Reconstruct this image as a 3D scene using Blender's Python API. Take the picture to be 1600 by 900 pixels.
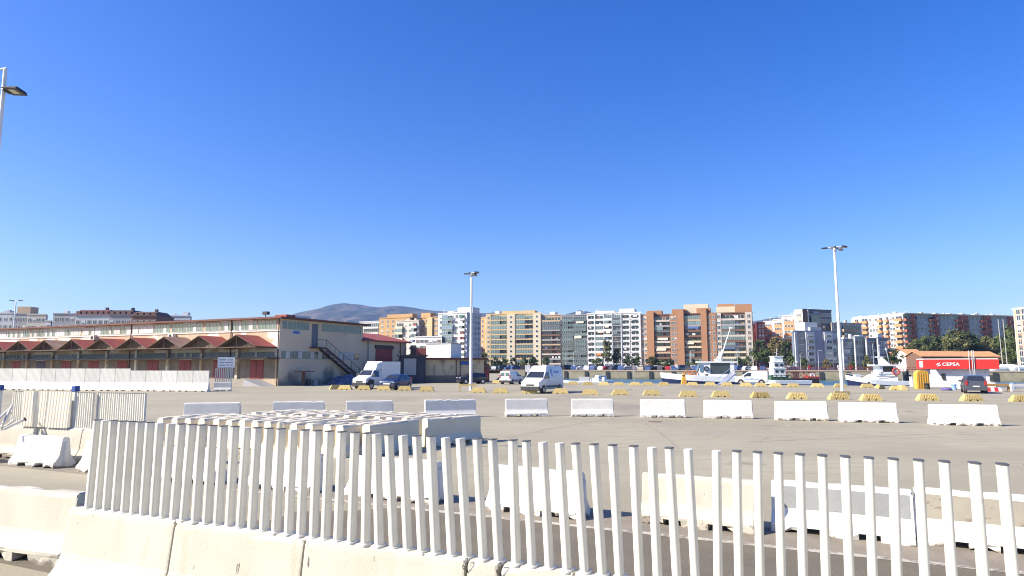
import bpy, math, random
from mathutils import Vector, Matrix
R = math.radians
rnd = random.Random(7)
sc = bpy.context.scene
for o in list(bpy.data.objects):
    bpy.data.objects.remove(o)

# ------------------------------------------------------------------ camera
CAM_H = 2.5
FOC = 800 / math.tan(R(37.5))          # focal length in photo pixels (1600 wide)
PITCH = math.atan(122 / FOC)
cam = bpy.data.cameras.new('camera')
cam.angle = R(75); cam.sensor_width = 36; cam.clip_start = 0.1; cam.clip_end = 20000
camo = bpy.data.objects.new('camera', cam)
sc.collection.objects.link(camo)
camo.location = (0, 0, CAM_H)
camo.rotation_euler = (R(90) + PITCH, 0, 0)
sc.camera = camo

# ------------------------------------------------------------------ sky, sun, exposure
SUN_AZ = 14.0      # degrees from -X towards -Y
SUN_EL = 35.0
sun_from = Vector((-math.cos(R(SUN_AZ)) * math.cos(R(SUN_EL)), -math.sin(R(SUN_AZ)) * math.cos(R(SUN_EL)), math.sin(R(SUN_EL))))
w = bpy.data.worlds.new('World'); sc.world = w; w.use_nodes = True
nt = w.node_tree; nt.nodes.clear()
sky = nt.nodes.new('ShaderNodeTexSky'); sky.sky_type = 'NISHITA'; sky.sun_disc = False
sky.sun_elevation = R(SUN_EL)
sky.sun_rotation = math.atan2(sun_from.x, sun_from.y)
sky.altitude = 0; sky.air_density = 1.0; sky.dust_density = 1.0; sky.ozone_density = 3.0
hs = nt.nodes.new('ShaderNodeHueSaturation'); hs.inputs['Saturation'].default_value = 1.41; hs.inputs['Hue'].default_value = .521; hs.inputs['Value'].default_value = 1.15
bg = nt.nodes.new('ShaderNodeBackground'); bg.inputs['Strength'].default_value = 0.095
wo = nt.nodes.new('ShaderNodeOutputWorld')
nt.links.new(sky.outputs[0], hs.inputs['Color']); nt.links.new(hs.outputs[0], bg.inputs[0]); nt.links.new(bg.outputs[0], wo.inputs[0])
sl = bpy.data.lights.new('sun', 'SUN'); sl.energy = 5.0; sl.angle = R(0.5); sl.color = (1, .905, .77)
so = bpy.data.objects.new('sun', sl); sc.collection.objects.link(so)
so.rotation_euler = sun_from.to_track_quat('Z', 'Y').to_euler()
vs = sc.view_settings
vs.view_transform = 'Standard'; vs.look = 'None'; vs.gamma = 1; vs.use_curve_mapping = False
vs.exposure = 1.0
cy = sc.cycles
cy.use_denoising = True
try: cy.denoiser = 'OPENIMAGEDENOISE'
except Exception: pass
cy.filter_width = 1.1; cy.max_bounces = 5; cy.diffuse_bounces = 4; cy.glossy_bounces = 3; cy.transmission_bounces = 2; cy.volume_bounces = 0

# ------------------------------------------------------------------ helpers
def ray(px, py):
    x = (px - 800) / FOC; y = (450 - py) / FOC
    c, s = math.cos(PITCH), math.sin(PITCH)
    return Vector((x, c - y * s, s + y * c))
def G(px, py, z=0.0):                      # photo pixel on a level plane -> world point
    d = ray(px, py); return d * ((z - CAM_H) / d.z) + Vector((0, 0, CAM_H))
def P(px, py, Y):                          # photo pixel at distance Y -> world point
    d = ray(px, py); return d * (Y / d.y) + Vector((0, 0, CAM_H))
def ZT(py, Y): return P(800, py, Y).z

MATS = {}
def mat(name, col, rough=.7, col2=None, scale=3.0, metal=0.0, bump=0.0, bscale=30.0, rand=0.0, lo=.35, hi=.7, spec=.5, coord='Object', stretch=(1, 1, 1), detail=6):
    if name in MATS: return MATS[name]
    m = bpy.data.materials.new(name); m.use_nodes = True
    n = m.node_tree; b = n.nodes['Principled BSDF']
    b.inputs['Roughness'].default_value = rough; b.inputs['Metallic'].default_value = metal
    b.inputs['Specular IOR Level'].default_value = spec
    if col2 is None: col2 = tuple(c * .82 for c in col)
    tc = n.nodes.new('ShaderNodeTexCoord'); mp = n.nodes.new('ShaderNodeMapping'); mp.inputs['Scale'].default_value = stretch
    n.links.new(tc.outputs[coord], mp.inputs[0])
    vec = mp.outputs[0]
    oi = n.nodes.new('ShaderNodeObjectInfo')
    add = n.nodes.new('ShaderNodeVectorMath'); add.operation = 'MULTIPLY_ADD'
    n.links.new(oi.outputs['Random'], add.inputs[0]); add.inputs[1].default_value = (37, 23, 11); n.links.new(vec, add.inputs[2])
    vec = add.outputs[0]
    no = n.nodes.new('ShaderNodeTexNoise'); no.inputs['Scale'].default_value = scale; no.inputs['Detail'].default_value = detail
    n.links.new(vec, no.inputs['Vector'])
    rp = n.nodes.new('ShaderNodeMapRange'); rp.inputs[1].default_value = lo; rp.inputs[2].default_value = hi
    n.links.new(no.outputs['Fac'], rp.inputs[0])
    mx = n.nodes.new('ShaderNodeMix'); mx.data_type = 'RGBA'
    mx.inputs[6].default_value = (*col, 1); mx.inputs[7].default_value = (*col2, 1)
    n.links.new(rp.outputs[0], mx.inputs[0])
    out = mx.outputs[2]
    if rand:
        h = n.nodes.new('ShaderNodeHueSaturation')
        r2 = n.nodes.new('ShaderNodeMapRange'); r2.inputs[3].default_value = 1 - rand; r2.inputs[4].default_value = 1 + rand
        n.links.new(oi.outputs['Random'], r2.inputs[0]); n.links.new(r2.outputs[0], h.inputs['Value']); n.links.new(out, h.inputs['Color'])
        out = h.outputs[0]
    n.links.new(out, b.inputs['Base Color'])
    if bump:
        n2 = n.nodes.new('ShaderNodeTexNoise'); n2.inputs['Scale'].default_value = bscale; n2.inputs['Detail'].default_value = 5
        n.links.new(vec, n2.inputs['Vector'])
        bp = n.nodes.new('ShaderNodeBump'); bp.inputs['Strength'].default_value = bump; bp.inputs['Distance'].default_value = .02
        n.links.new(n2.outputs['Fac'], bp.inputs['Height']); n.links.new(bp.outputs[0], b.inputs['Normal'])
    m['out'] = 0
    MATS[name] = m
    return m
def overlay(m, col, scale, lo, hi, stretch=(1, 1, 1), zmax=None, zsoft=.1):
    """a second layer of stains / chipped paint laid over a material, patches with their own shapes"""
    n = m.node_tree; b = n.nodes['Principled BSDF']
    src = b.inputs['Base Color'].links[0].from_socket
    tc = n.nodes.new('ShaderNodeTexCoord'); mp = n.nodes.new('ShaderNodeMapping'); mp.inputs['Scale'].default_value = stretch
    oi = n.nodes.new('ShaderNodeObjectInfo')
    add = n.nodes.new('ShaderNodeVectorMath'); add.operation = 'MULTIPLY_ADD'
    n.links.new(tc.outputs['Object'], mp.inputs[0])
    n.links.new(oi.outputs['Random'], add.inputs[0]); add.inputs[1].default_value = (71, 53, 0); n.links.new(mp.outputs[0], add.inputs[2])
    no = n.nodes.new('ShaderNodeTexNoise'); no.inputs['Scale'].default_value = scale; no.inputs['Detail'].default_value = 7
    n.links.new(add.outputs[0], no.inputs['Vector'])
    rp = n.nodes.new('ShaderNodeMapRange'); rp.inputs[1].default_value = lo; rp.inputs[2].default_value = hi
    fac = no.outputs['Fac']
    if zmax is not None:
        sp = n.nodes.new('ShaderNodeSeparateXYZ'); n.links.new(tc.outputs['Object'], sp.inputs[0])
        zr = n.nodes.new('ShaderNodeMapRange'); zr.inputs[1].default_value = zmax - zsoft; zr.inputs[2].default_value = zmax + zsoft
        zr.inputs[3].default_value = .25; zr.inputs[4].default_value = -.1
        n.links.new(sp.outputs['Z'], zr.inputs[0])
        ad = n.nodes.new('ShaderNodeMath'); ad.operation = 'ADD'; n.links.new(fac, ad.inputs[0]); n.links.new(zr.outputs[0], ad.inputs[1]); fac = ad.outputs[0]
    n.links.new(fac, rp.inputs[0])
    mx = n.nodes.new('ShaderNodeMix'); mx.data_type = 'RGBA'
    n.links.new(rp.outputs[0], mx.inputs[0]); n.links.new(src, mx.inputs[6]); mx.inputs[7].default_value = (*col, 1)
    n.links.new(mx.outputs[2], b.inputs['Base Color'])
    return m
def glass(name, col, rough=.08, spec=.8):
    return mat(name, col, rough, tuple(c * 1.5 for c in col), scale=.5, spec=spec, rand=.35)

class MB:
    """collects shapes into one mesh"""
    def __init__(s): s.v = []; s.f = []; s.m = []; s.sm = []
    def add(s, vs, fs, mi=0, smooth=False):
        o = len(s.v); s.v += [tuple(v) for v in vs]
        for f in fs: s.f.append(tuple(i + o for i in f)); s.m.append(mi); s.sm.append(smooth)
        return s
    def box(s, x0, x1, y0, y1, z0, z1, mi=0):
        v = [(x0, y0, z0), (x1, y0, z0), (x1, y1, z0), (x0, y1, z0), (x0, y0, z1), (x1, y0, z1), (x1, y1, z1), (x0, y1, z1)]
        return s.add(v, [(0, 3, 2, 1), (4, 5, 6, 7), (0, 1, 5, 4), (1, 2, 6, 5), (2, 3, 7, 6), (3, 0, 4, 7)], mi)
    def frustum(s, b, t, z0, z1, mi=0):     # b, t = (x0,x1,y0,y1)
        v = [(b[0], b[2], z0), (b[1], b[2], z0), (b[1], b[3], z0), (b[0], b[3], z0), (t[0], t[2], z1), (t[1], t[2], z1), (t[1], t[3], z1), (t[0], t[3], z1)]
        return s.add(v, [(0, 3, 2, 1), (4, 5, 6, 7), (0, 1, 5, 4), (1, 2, 6, 5), (2, 3, 7, 6), (3, 0, 4, 7)], mi)
    def loft(s, secs, mi=0, caps=True, smooth=False, closed=True):
        n = len(secs[0]); v = [p for q in secs for p in q]; f = []
        for i in range(len(secs) - 1):
            for j in range(n if closed else n - 1):
                k = (j + 1) % n
                f.append((i * n + j, i * n + k, (i + 1) * n + k, (i + 1) * n + j))
        s.add(v, f, mi, smooth)
        if caps:
            s.add(secs[0], [tuple(range(n))[::-1]], mi); s.add(secs[-1], [tuple(range(n))], mi)
        return s
    def prism(s, poly, y0, y1, mi=0, axis='y'):
        """poly in (x,z) swept along y, or (y,z) swept along x, or (x,y) swept along z"""
        mk = {'y': lambda p, t: (p[0], t, p[1]), 'x': lambda p, t: (t, p[0], p[1]), 'z': lambda p, t: (p[0], p[1], t)}[axis]
        return s.loft([[mk(p, y0) for p in poly], [mk(p, y1) for p in poly]], mi)
    def tube(s, a, b, r, r2=None, n=8, mi=0, smooth=True, caps=True):
        a = Vector(a); b = Vector(b); r2 = r if r2 is None else r2
        d = (b - a).normalized(); u = d.orthogonal().normalized(); q = d.cross(u)
        A = [a + (u * math.cos(t) + q * math.sin(t)) * r for t in [2 * math.pi * i / n for i in range(n)]]
        B = [b + (u * math.cos(t) + q * math.sin(t)) * r2 for t in [2 * math.pi * i / n for i in range(n)]]
        return s.loft([A, B], mi, caps, smooth)
    def quad(s, a, b, c, d, mi=0): return s.add([a, b, c, d], [(0, 1, 2, 3)], mi)
    def ball(s, c, r, mi=0, n=8, m=5, sz=1.0):
        secs = []
        for i in range(m + 1):
            t = math.pi * (i / m); rr = max(r * math.sin(t), .001)
            secs.append([(c[0] + rr * math.cos(2 * math.pi * j / n), c[1] + rr * math.sin(2 * math.pi * j / n), c[2] - r * math.cos(t) * sz) for j in range(n)])
        return s.loft(secs, mi, True, True)
    def mesh(s, name, mats):
        me = bpy.data.meshes.new(name); me.from_pydata(s.v, [], s.f)
        if not isinstance(mats, (list, tuple)): mats = [mats]
        for m in mats: me.materials.append(m)
        me.polygons.foreach_set('material_index', s.m); me.polygons.foreach_set('use_smooth', s.sm)
        me.update(); return me
def link(name, me, parent=None, loc=(0, 0, 0), rz=0, rot=None):
    o = bpy.data.objects.new(name, me); sc.collection.objects.link(o)
    if parent: o.parent = parent
    o.location = loc; o.rotation_euler = rot if rot else (0, 0, rz)
    return o
def obj(name, mb, mats, parent=None, loc=(0, 0, 0), rz=0, bevel=0, rot=None):
    o = link(name, mb.mesh(name, mats), parent, loc, rz, rot)
    if bevel:
        bv = o.modifiers.new('bevel', 'BEVEL'); bv.width = bevel; bv.segments = 2; bv.limit_method = 'ANGLE'
    return o
def tag(o, label, cat, group=None, kind=None):
    if label: o['label'] = label
    if cat: o['category'] = cat
    if group: o['group'] = group
    if kind: o['kind'] = kind
    return o
def thing(name, label, cat, loc=(0, 0, 0), rz=0, group=None):
    o = bpy.data.objects.new(name, None); sc.collection.objects.link(o)
    o.empty_display_size = .2
    o.location = loc; o.rotation_euler = (0, 0, rz)
    return tag(o, label, cat, group)
def dup(root, label, loc, rz=None, group=None, scale=None):
    r = root.copy(); sc.collection.objects.link(r); r.location = loc
    if rz is not None: r.rotation_euler = (0, 0, rz)
    if scale: r.scale = scale
    if label: r['label'] = label
    if group: r['group'] = group
    for ch in list(root.children):
        c = ch.copy(); sc.collection.objects.link(c); c.parent = r
        for g in list(ch.children):
            d = g.copy(); sc.collection.objects.link(d); d.parent = c
    return r
ORD = ['first', 'second', 'third', 'fourth', 'fifth', 'sixth', 'seventh', 'eighth', 'ninth', 'tenth', 'eleventh', 'twelfth', 'thirteenth', 'fourteenth', 'fifteenth', 'sixteenth', 'seventeenth', 'eighteenth', 'nineteenth', 'twentieth', 'twenty-first', 'twenty-second', 'twenty-third', 'twenty-fourth', 'twenty-fifth', 'twenty-sixth', 'twenty-seventh', 'twenty-eighth']

# ------------------------------------------------------------------ materials
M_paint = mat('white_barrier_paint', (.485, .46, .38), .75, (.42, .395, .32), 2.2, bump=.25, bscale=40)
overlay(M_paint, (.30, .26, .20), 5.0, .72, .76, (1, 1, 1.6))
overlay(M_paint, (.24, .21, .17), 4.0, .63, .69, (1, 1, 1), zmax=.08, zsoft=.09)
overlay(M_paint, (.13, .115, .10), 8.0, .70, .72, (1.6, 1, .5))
M_pile = mat('stored_barrier_paint', (.70, .64, .49), .75, (.68, .60, .44), 2.2, bump=.25, bscale=40)
overlay(M_pile, (.28, .24, .19), 5.0, .71, .75, (1, 1, 1.6))
M_paintw = mat('fresh_white_barrier_paint', (.73, .71, .645), .7, (.65, .63, .565), 2.0, bump=.2, bscale=40)
overlay(M_paintw, (.35, .32, .27), 6.0, .70, .735, (1, 1, 1.4))
overlay(M_paintw, (.26, .23, .19), 5.0, .63, .69, (1, 1, 1), zmax=.08, zsoft=.09)
overlay(M_paintw, (.16, .14, .12), 9.0, .71, .73, (1.6, 1, .5))
M_conc = mat('bare_concrete', (.33, .30, .25), .9, (.22, .2, .17), 6, bump=.5, bscale=25)
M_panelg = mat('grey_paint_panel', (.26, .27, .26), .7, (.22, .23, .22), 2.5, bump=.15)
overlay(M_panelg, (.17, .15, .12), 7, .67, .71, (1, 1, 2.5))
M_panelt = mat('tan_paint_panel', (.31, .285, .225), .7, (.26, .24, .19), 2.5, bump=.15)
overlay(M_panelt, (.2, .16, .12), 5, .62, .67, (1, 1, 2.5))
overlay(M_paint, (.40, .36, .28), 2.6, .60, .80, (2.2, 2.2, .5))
M_picket = mat('white_powder_coat', (.66, .645, .565), .42, (.58, .56, .49), 3)
overlay(M_picket, (.45, .42, .37), 14, .72, .78, (1, 1, .5))
M_cap = mat('black_plastic_cap', (.09, .09, .09), .6)
M_asph = mat('parking_asphalt', (.35, .318, .225), .92, (.295, .267, .19), .22, bump=.35, bscale=18, lo=.3, hi=.75, detail=10)
overlay(M_asph, (.19, .165, .135), .10, .60, .74, (1, .35, 1))
overlay(M_asph, (.40, .365, .25), .6, .66, .76, (.25, 1.5, 1))
overlay(M_asph, (.235, .21, .148), 28, .57, .66)
overlay(M_asph, (.245, .22, .152), .07, .50, .72, (.35, 2.2, 1))
overlay(M_asph, (.27, .245, .174), 2.2, .48, .72, (.4, 1.3, 1))
overlay(M_asph, (.17, .155, .11), .9, .68, .72, (.5, 1.6, 1))
overlay(M_asph, (.15, .135, .10), .28, .69, .76)
M_road = mat('dark_road_asphalt', (.15, .131, .092), .9, (.115, .10, .072), 1.2, bump=.6, bscale=60, detail=12)
overlay(M_road, (.22, .195, .14), 45, .60, .68)
overlay(M_road, (.08, .07, .058), 38, .63, .69)
M_strip = mat('dusty_verge', (.25, .215, .165), .95, (.17, .15, .12), 1.8, bump=.5, bscale=30, detail=10)
M_line = mat('worn_road_paint', (.44, .41, .34), .8, (.20, .175, .14), 9, lo=.45, hi=.62)
M_yel = mat('faded_yellow_concrete', (.49, .38, .145), .85, (.38, .295, .125), 5, bump=.3, rand=.2)
overlay(M_yel, (.24, .19, .11), 7, .66, .72)
M_glass = glass('window_glass', (.03, .045, .055))
M_glassb = glass('blue_window_glass', (.09, .16, .24), .12)
M_glassg = glass('green_window_glass', (.08, .12, .12), .12)
M_white = mat('white_render', (.70, .68, .64), .8, (.62, .60, .56), .3)
M_whitep = mat('white_gloss_paint', (.80, .81, .82), .3, (.76, .77, .78), 1)
M_grey = mat('grey_render', (.36, .36, .36), .8, (.30, .30, .31), .4)
M_dark = mat('dark_rubber', (.025, .025, .027), .8)
M_blackp = mat('black_plastic', (.03, .03, .032), .5)
M_metal = mat('galvanised_steel', (.62, .64, .65), .4, (.52, .54, .55), 3, metal=.4)
M_rust = mat('rusty_steel', (.20, .09, .05), .8, (.10, .055, .04), 5)
M_maroon = mat('maroon_painted_door', (.26, .045, .045), .65, (.20, .04, .04), 2)
M_redroof = mat('red_roof_sheet', (.34, .07, .048), .75, (.24, .065, .048), .7)
overlay(M_redroof, (.24, .16, .11), .5, .62, .70, (2, .4, 1))
# ------------------------------------------------------------------ ground, road, water
def sheet(name, pts, z, m, label=None):
    o = obj(name, MB().add([(x, y, z) for x, y in pts], [tuple(range(len(pts)))]), m); o['kind'] = 'structure'; return o
EDGE = lambda x: 100 - (x - 16) * .481           # near quay edge
FARQ = lambda x: 213 - (x - 43) * .40            # far quay wall
near_pts = [(-700, -60), (500, -60), (500, EDGE(150)), (150, EDGE(150)), (-3, EDGE(-3)), (-3, FARQ(-3)), (-700, FARQ(-3) + 60)]
ground = sheet('ground', near_pts, 0, M_asph)
mb = MB()                                        # quay wall under the near edge
ed = [(500, EDGE(150)), (150, EDGE(150)), (-3, EDGE(-3)), (-3, FARQ(-3))]
for a, b in zip(ed, ed[1:]): mb.quad((*a, -3), (*b, -3), (*b, 0), (*a, 0))
obj('quay_edge', mb, M_conc)['kind'] = 'structure'
M_land = mat('far_street', (.17, .16, .15), .9, (.22, .2, .18), .05)
FZ = 1.05
sheet('far_ground', [(-3, FARQ(-3)), (600, FARQ(300)), (6000, 150), (6000, 9000), (-6000, 9000), (-6000, FARQ(-3) + 60), (-700, FARQ(-3) + 60)], FZ if False else 1.05, M_land)
M_water = mat('harbour_water', (.045, .12, .17), .35, (.07, .15, .19), .15, bump=1.0, bscale=1.6, spec=.35)
sheet('water', [(-40, 60), (900, 60), (900, 260), (-40, 260)], -1.6, M_water)
M_quay = mat('quay_stone', (.27, .245, .17), .9, (.19, .17, .12), .4, bump=.3, bscale=3)
overlay(M_quay, (.14, .14, .09), .6, .6, .7, (.3, .3, 1.5), zmax=-1.0, zsoft=.7)
q = thing('quay_wall', 'long pale stone quay wall with dark fender slots across the harbour', 'quay wall', (-3, FARQ(-3), 0), math.atan2(-.4, 1))
Lq = 330
obj('wall', MB().box(0, Lq, 0, 1.5, -3, 1.0), M_quay, q)
obj('coping', MB().box(-.2, Lq + .2, -.18, 1.6, 1.0, 1.25), mat('pinkish_coping', (.42, .32, .25), .85), q)
for i in range(44): obj('fender', MB().box(8 + i * 7.0, 9.1 + i * 7.0, -.35, 0, -2, .75), M_dark, q)
# the lane between the two barrier rows: dark road, dusty verge, worn edge line
RD = Vector((13.2, -6.1, 0)).normalized(); RN = Vector((-RD.y, RD.x, 0))
r0 = Vector((-1.1, 11.88, 0))
def strip(name, a0, a1, s0, s1, z, m, seg=1):
    pts = []
    A = [r0 + RD * s + RN * a0 for s in (s0, s1)]; B = [r0 + RD * s + RN * a1 for s in (s1, s0)]
    return sheet(name, [(p.x, p.y) for p in A + B], z, m)
jag = random.Random(9)
e_ = [r0 + RD * (-5.6 + jag.uniform(-.5, .5) + .5 * k) + RN * (-5.0 + 4.95 * k / 9) for k in range(10)]
q_ = [r0 + RD * 40 + RN * a for a in (-.05, -5.0)]
sheet('road', [(p.x, p.y) for p in [e_[0], q_[1], q_[0]] + e_[:0:-1]], .004, M_road)
strip('verge', -.05, 1.1, -40, 40, .004, M_strip)
strip('road_edge_line', -.12, .03, -5, 40, .008, M_line)
for i, (a, b) in enumerate([((1195, 640), (1300, 641.5)), ((1320, 641.5), (1455, 643.5)), ((640, 637.5), (690, 638)), ((385, 633), (425, 632.5)), ((1416, 643), (1460, 644.5)), ((0, 648), (0, 648))]):
    if i == 5: break
    A, B = G(*a), G(*b); d = (B - A).normalized(); n = Vector((-d.y, d.x, 0)) * .14
    o = obj('bay_line', MB().quad(*[(p.x, p.y, .004 + .0 * i) for p in (A - n, B - n, B + n, A + n)]), M_line); o['kind'] = 'structure'
# long parking bay lines further out
for y0, x0, x1 in [(624.5, 560, 1100), (617.2, 880, 1330)]:
    A, B = G(x0, y0), G(x1, y0 + 3.0); d = (B - A).normalized(); n = Vector((-d.y, d.x, 0)) * .12
    o = obj('bay_line', MB().quad(*[(p.x, p.y, .004) for p in (A - n, B - n, B + n, A + n)]), M_line); o['kind'] = 'structure'
# tar seams and tyre marks on the car park
M_seam = mat('tar_seam', (.235, .21, .158), .8, (.30, .27, .20), 1.5)
for pts, wd in (([(795, 684), (870, 668), (930, 658), (992, 648)], .05), ([(1180, 690), (1330, 684), (1500, 676), (1640, 668)], .04), ([(620, 633), (800, 632), (1010, 634), (1250, 640)], .10), ([(1060, 700), (1025, 672), (1000, 655)], .04), ([(390, 636), (520, 640), (700, 641)], .08)):
    W3 = [G(*p) for p in pts]; V = []; n = []
    fine = [W3[0].lerp(W3[0], 0)]
    for a, b in zip(W3, W3[1:]): fine += [a.lerp(b, t / 6) + Vector((rnd.uniform(-.04, .04), rnd.uniform(-.04, .04), 0)) for t in range(1, 7)]
    for k, p in enumerate(fine):
        d = (fine[min(k + 1, len(fine) - 1)] - fine[max(k - 1, 0)]).normalized(); s_ = Vector((-d.y, d.x, 0)) * wd; V += [(p.x - s_.x, p.y - s_.y, .0025), (p.x + s_.x, p.y + s_.y, .0025)]
    obj('tar_seam', MB().add(V, [(2 * k, 2 * k + 2, 2 * k + 3, 2 * k + 1) for k in range(len(fine) - 1)]), M_seam)['kind'] = 'structure'
M_tm = mat('tyre_mark', (.26, .235, .155), .9, (.335, .305, .195), 2.5, lo=.42, hi=.6)
for k, pts in enumerate([[(700, 648), (840, 660), (960, 663), (1100, 660), (1300, 668)], [(1600, 652), (1440, 655), (1250, 668), (1130, 690)], [(560, 622), (760, 626), (1000, 630), (1300, 634), (1600, 640)], [(980, 672), (1110, 667), (1290, 672), (1470, 686)]]):
    W3 = [G(*p) for p in pts]; fine = []
    for i in range(len(W3) - 1):
        p0, p1, p2, p3 = W3[max(i - 1, 0)], W3[i], W3[i + 1], W3[min(i + 2, len(W3) - 1)]
        for t in [j / 8 for j in range(8)]: fine.append(.5 * ((2 * p1) + (p2 - p0) * t + (2 * p0 - 5 * p1 + 4 * p2 - p3) * t * t + (3 * p1 - p0 - 3 * p2 + p3) * t ** 3))
    for off in (-.75, .75):
        V = []
        for i, p in enumerate(fine):
            d = (fine[min(i + 1, len(fine) - 1)] - fine[max(i - 1, 0)]).normalized(); s_ = Vector((-d.y, d.x, 0)); V += [(*(p + s_ * (off - .09)).xy, .0012 + .0002 * k), (*(p + s_ * (off + .09)).xy, .0012 + .0002 * k)]
        obj('tyre_mark', MB().add(V, [(2 * i, 2 * i + 2, 2 * i + 3, 2 * i + 1) for i in range(len(fine) - 1)]), M_tm)['kind'] = 'structure'
M_patch = mat('asphalt_patch', (.31, .28, .205), .92, (.27, .242, .18), .8, bump=.4, bscale=30)
for a, b, c, d in (((1080, 672), (1240, 676), (1250, 684), (1075, 680)), ((820, 640), (905, 641), (900, 645), (812, 644)), ((760, 700), (850, 706), (835, 722), (735, 714)), ((1360, 690), (1470, 694), (1490, 704), (1370, 700))):
    obj('asphalt_patch', MB().quad(*[(G(*p).x, G(*p).y, .0018) for p in (a, b, c, d)]), M_patch)['kind'] = 'structure'
mh = obj('manhole_cover', MB().tube((0, 0, -.02), (0, 0, .008), .33, n=20), mat('reddish_iron', (.17, .09, .07), .8), None, G(1024, 659))
tag(mh, 'reddish round manhole cover set in the asphalt below the mid row of barriers', 'manhole cover')

# ------------------------------------------------------------------ concrete barriers
PROF = [(.29, .115), (.285, .16), (.235, .21), (.165, .32), (.145, .38), (.095, .80), (.085, .845), (.06, .87)]
def barrier_mesh(L, seed, mats, chips=1.0, tongue=True):
    r = random.Random(seed); mb = MB(); n = max(5, int(L / .22)); secs = []
    for i in range(n + 3):
        if i == 0: x, k = -L / 2, .965
        elif i == n + 2: x, k = L / 2, .965
        elif i == 1: x, k = -L / 2 + .018, 1
        elif i == n + 1: x, k = L / 2 - .018, 1
        else: x, k = -L / 2 + L * (i - 1) / n, 1
        left = []; right = []
        for j, (y, z) in enumerate(PROF):
            c = r.random() ** 6 * .03 * chips if j >= 6 or j == 0 else 0
            d = r.random() ** 6 * .03 * chips if j >= 6 or j == 0 else 0
            zt = (z - .45) * k + .45 if j >= 6 else z
            left.append((x, -y * k + c, zt - (c * .6 if j >= 6 else 0))); right.append((x, y * k - d, zt - (d * .6 if j >= 6 else 0)))
        secs.append(left + right[::-1])
    mb.loft(secs, 0, True)
    gaps = [(-L * .2, .14), (L * .2, .14)]
    xs = [-L / 2] + [v for g, hw in gaps for v in (g - hw, g + hw)] + [L / 2]
    for a, b in zip(xs[::2], xs[1::2]):
        m = max(2, int((b - a) / .12)); top = []; bot = []
        ring = []
        for i in range(m + 1): ring.append((a + (b - a) * i / m, -.29))
        for i in range(m + 1): ring.append((b - (b - a) * i / m, .29))
        v = []; k = len(ring)
        for x, y in ring:
            e = r.random() ** 2.2 * .075 * chips
            v.append((x, y, .115)); v.append((x, y * (1 - e * 1.2), e * .8 if r.random() < .6 else 0))
        mb.add(v, [(2 * i + 1, (2 * i + 3) % (2 * k), (2 * i + 2) % (2 * k), 2 * i) for i in range(k)], 0)
        mb.add([v[2 * i + 1] for i in range(k)], [tuple(range(k))[::-1]], 0)
    if tongue: mb.loft([[(L / 2 - .01, -.07, .12), (L / 2 - .01, .07, .12), (L / 2 - .01, .05, .74), (L / 2 - .01, -.05, .74)], [(L / 2 + .05, -.04, .14), (L / 2 + .05, .04, .14), (L / 2 + .05, .025, .7), (L / 2 + .05, -.025, .7)]], 0)
    return mb.mesh('concrete_barrier', mats)
def barrier(label, a, b, seed, mats=None, hs=1.0, group=None, L=None, mesh=None, chips=1.0, z=0):
    """a, b: the two ends of the centre line on the ground"""
    a = Vector(a[:2]); b = Vector(b[:2]); d = b - a; c = (a + b) / 2
    me = mesh or barrier_mesh(L or d.length, seed, mats or M_paint, chips)
    o = link('concrete_barrier', me, None, (c.x, c.y, z), math.atan2(d.y, d.x)); o.scale = (1, 1, hs)
    return tag(o, label, 'barrier', group)

# near row, close to the camera
FA = Vector((-4.95, 7.96)); FB = Vector((.26, 5.64)); FD = (FB - FA).normalized(); FN = Vector((FD.y, -FD.x))     # FN towards camera
FRZ = math.atan2(FD.y, FD.x)
def fence_s(px, py):                     # where a picture ray meets the upright plane of the fence -> (s along, z)
    d = ray(px, py); t = (FA.dot(FN)) / (d.x * FN.x + d.y * FN.y); p = d * t
    return (Vector((p.x, p.y)) - FA).dot(FD), p.z + CAM_H
bc = lambda s: FA + FD * s - FN * .05
js = [fence_s(x, y)[0] for x, y in [(112, 796), (278, 817), (480, 842), (731, 873), (783, 880)]]
g = 'near barriers carrying the picket fence'
barrier('cream barrier in the bottom left corner without any pickets on top', (-7.75, 9.72), (-5.56, 8.93), 3, group=None, chips=1.5)
nl = ['near barrier whose left end carries the first pickets of the fence', 'near barrier under the pickets, second of the joined run', 'near barrier under the pickets, third of the joined run', None, 'near barrier at the bottom edge under the middle pickets', 'lowest near barrier, under the pickets at the right edge']
for i in range(3): barrier(nl[i], bc(js[i] + .012), bc(js[i + 1] - .012), 10 + i, group=g)
sb = barrier('short concrete coupling block wedged between two near barriers', bc(js[3] + .02), bc(js[4] - .02), 14, chips=.5)
barrier(nl[4], bc(js[4] + .02), bc(js[4] + 1.75), 15, group=g)
barrier(nl[5], bc(js[4] + 1.78), bc(js[4] + 3.5), 16, group=g)
# rope loops at the coupling block
for s_, lb in ((js[3], 'thin dark lifting loop on the left end of the coupling block'), (js[4], 'thin dark lifting loop on the right end of the coupling block')):
    mb = MB(); pts = []
    for k in range(9):
        t = k / 8 * math.pi * 1.1
        pts.append((.03 * math.sin(t * 2) + .02 * k / 8, -.10 - .02 * math.sin(t), .875 - .10 * k / 8 + .03 * math.sin(t * 3)))
    for p, q2 in zip(pts, pts[1:]): mb.tube(p, q2, .0035, n=6)
    p = bc(s_); tag(obj('lifting_loop', mb, M_blackp, None, (p.x, p.y, 0), FRZ), lb, 'loop')

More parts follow.
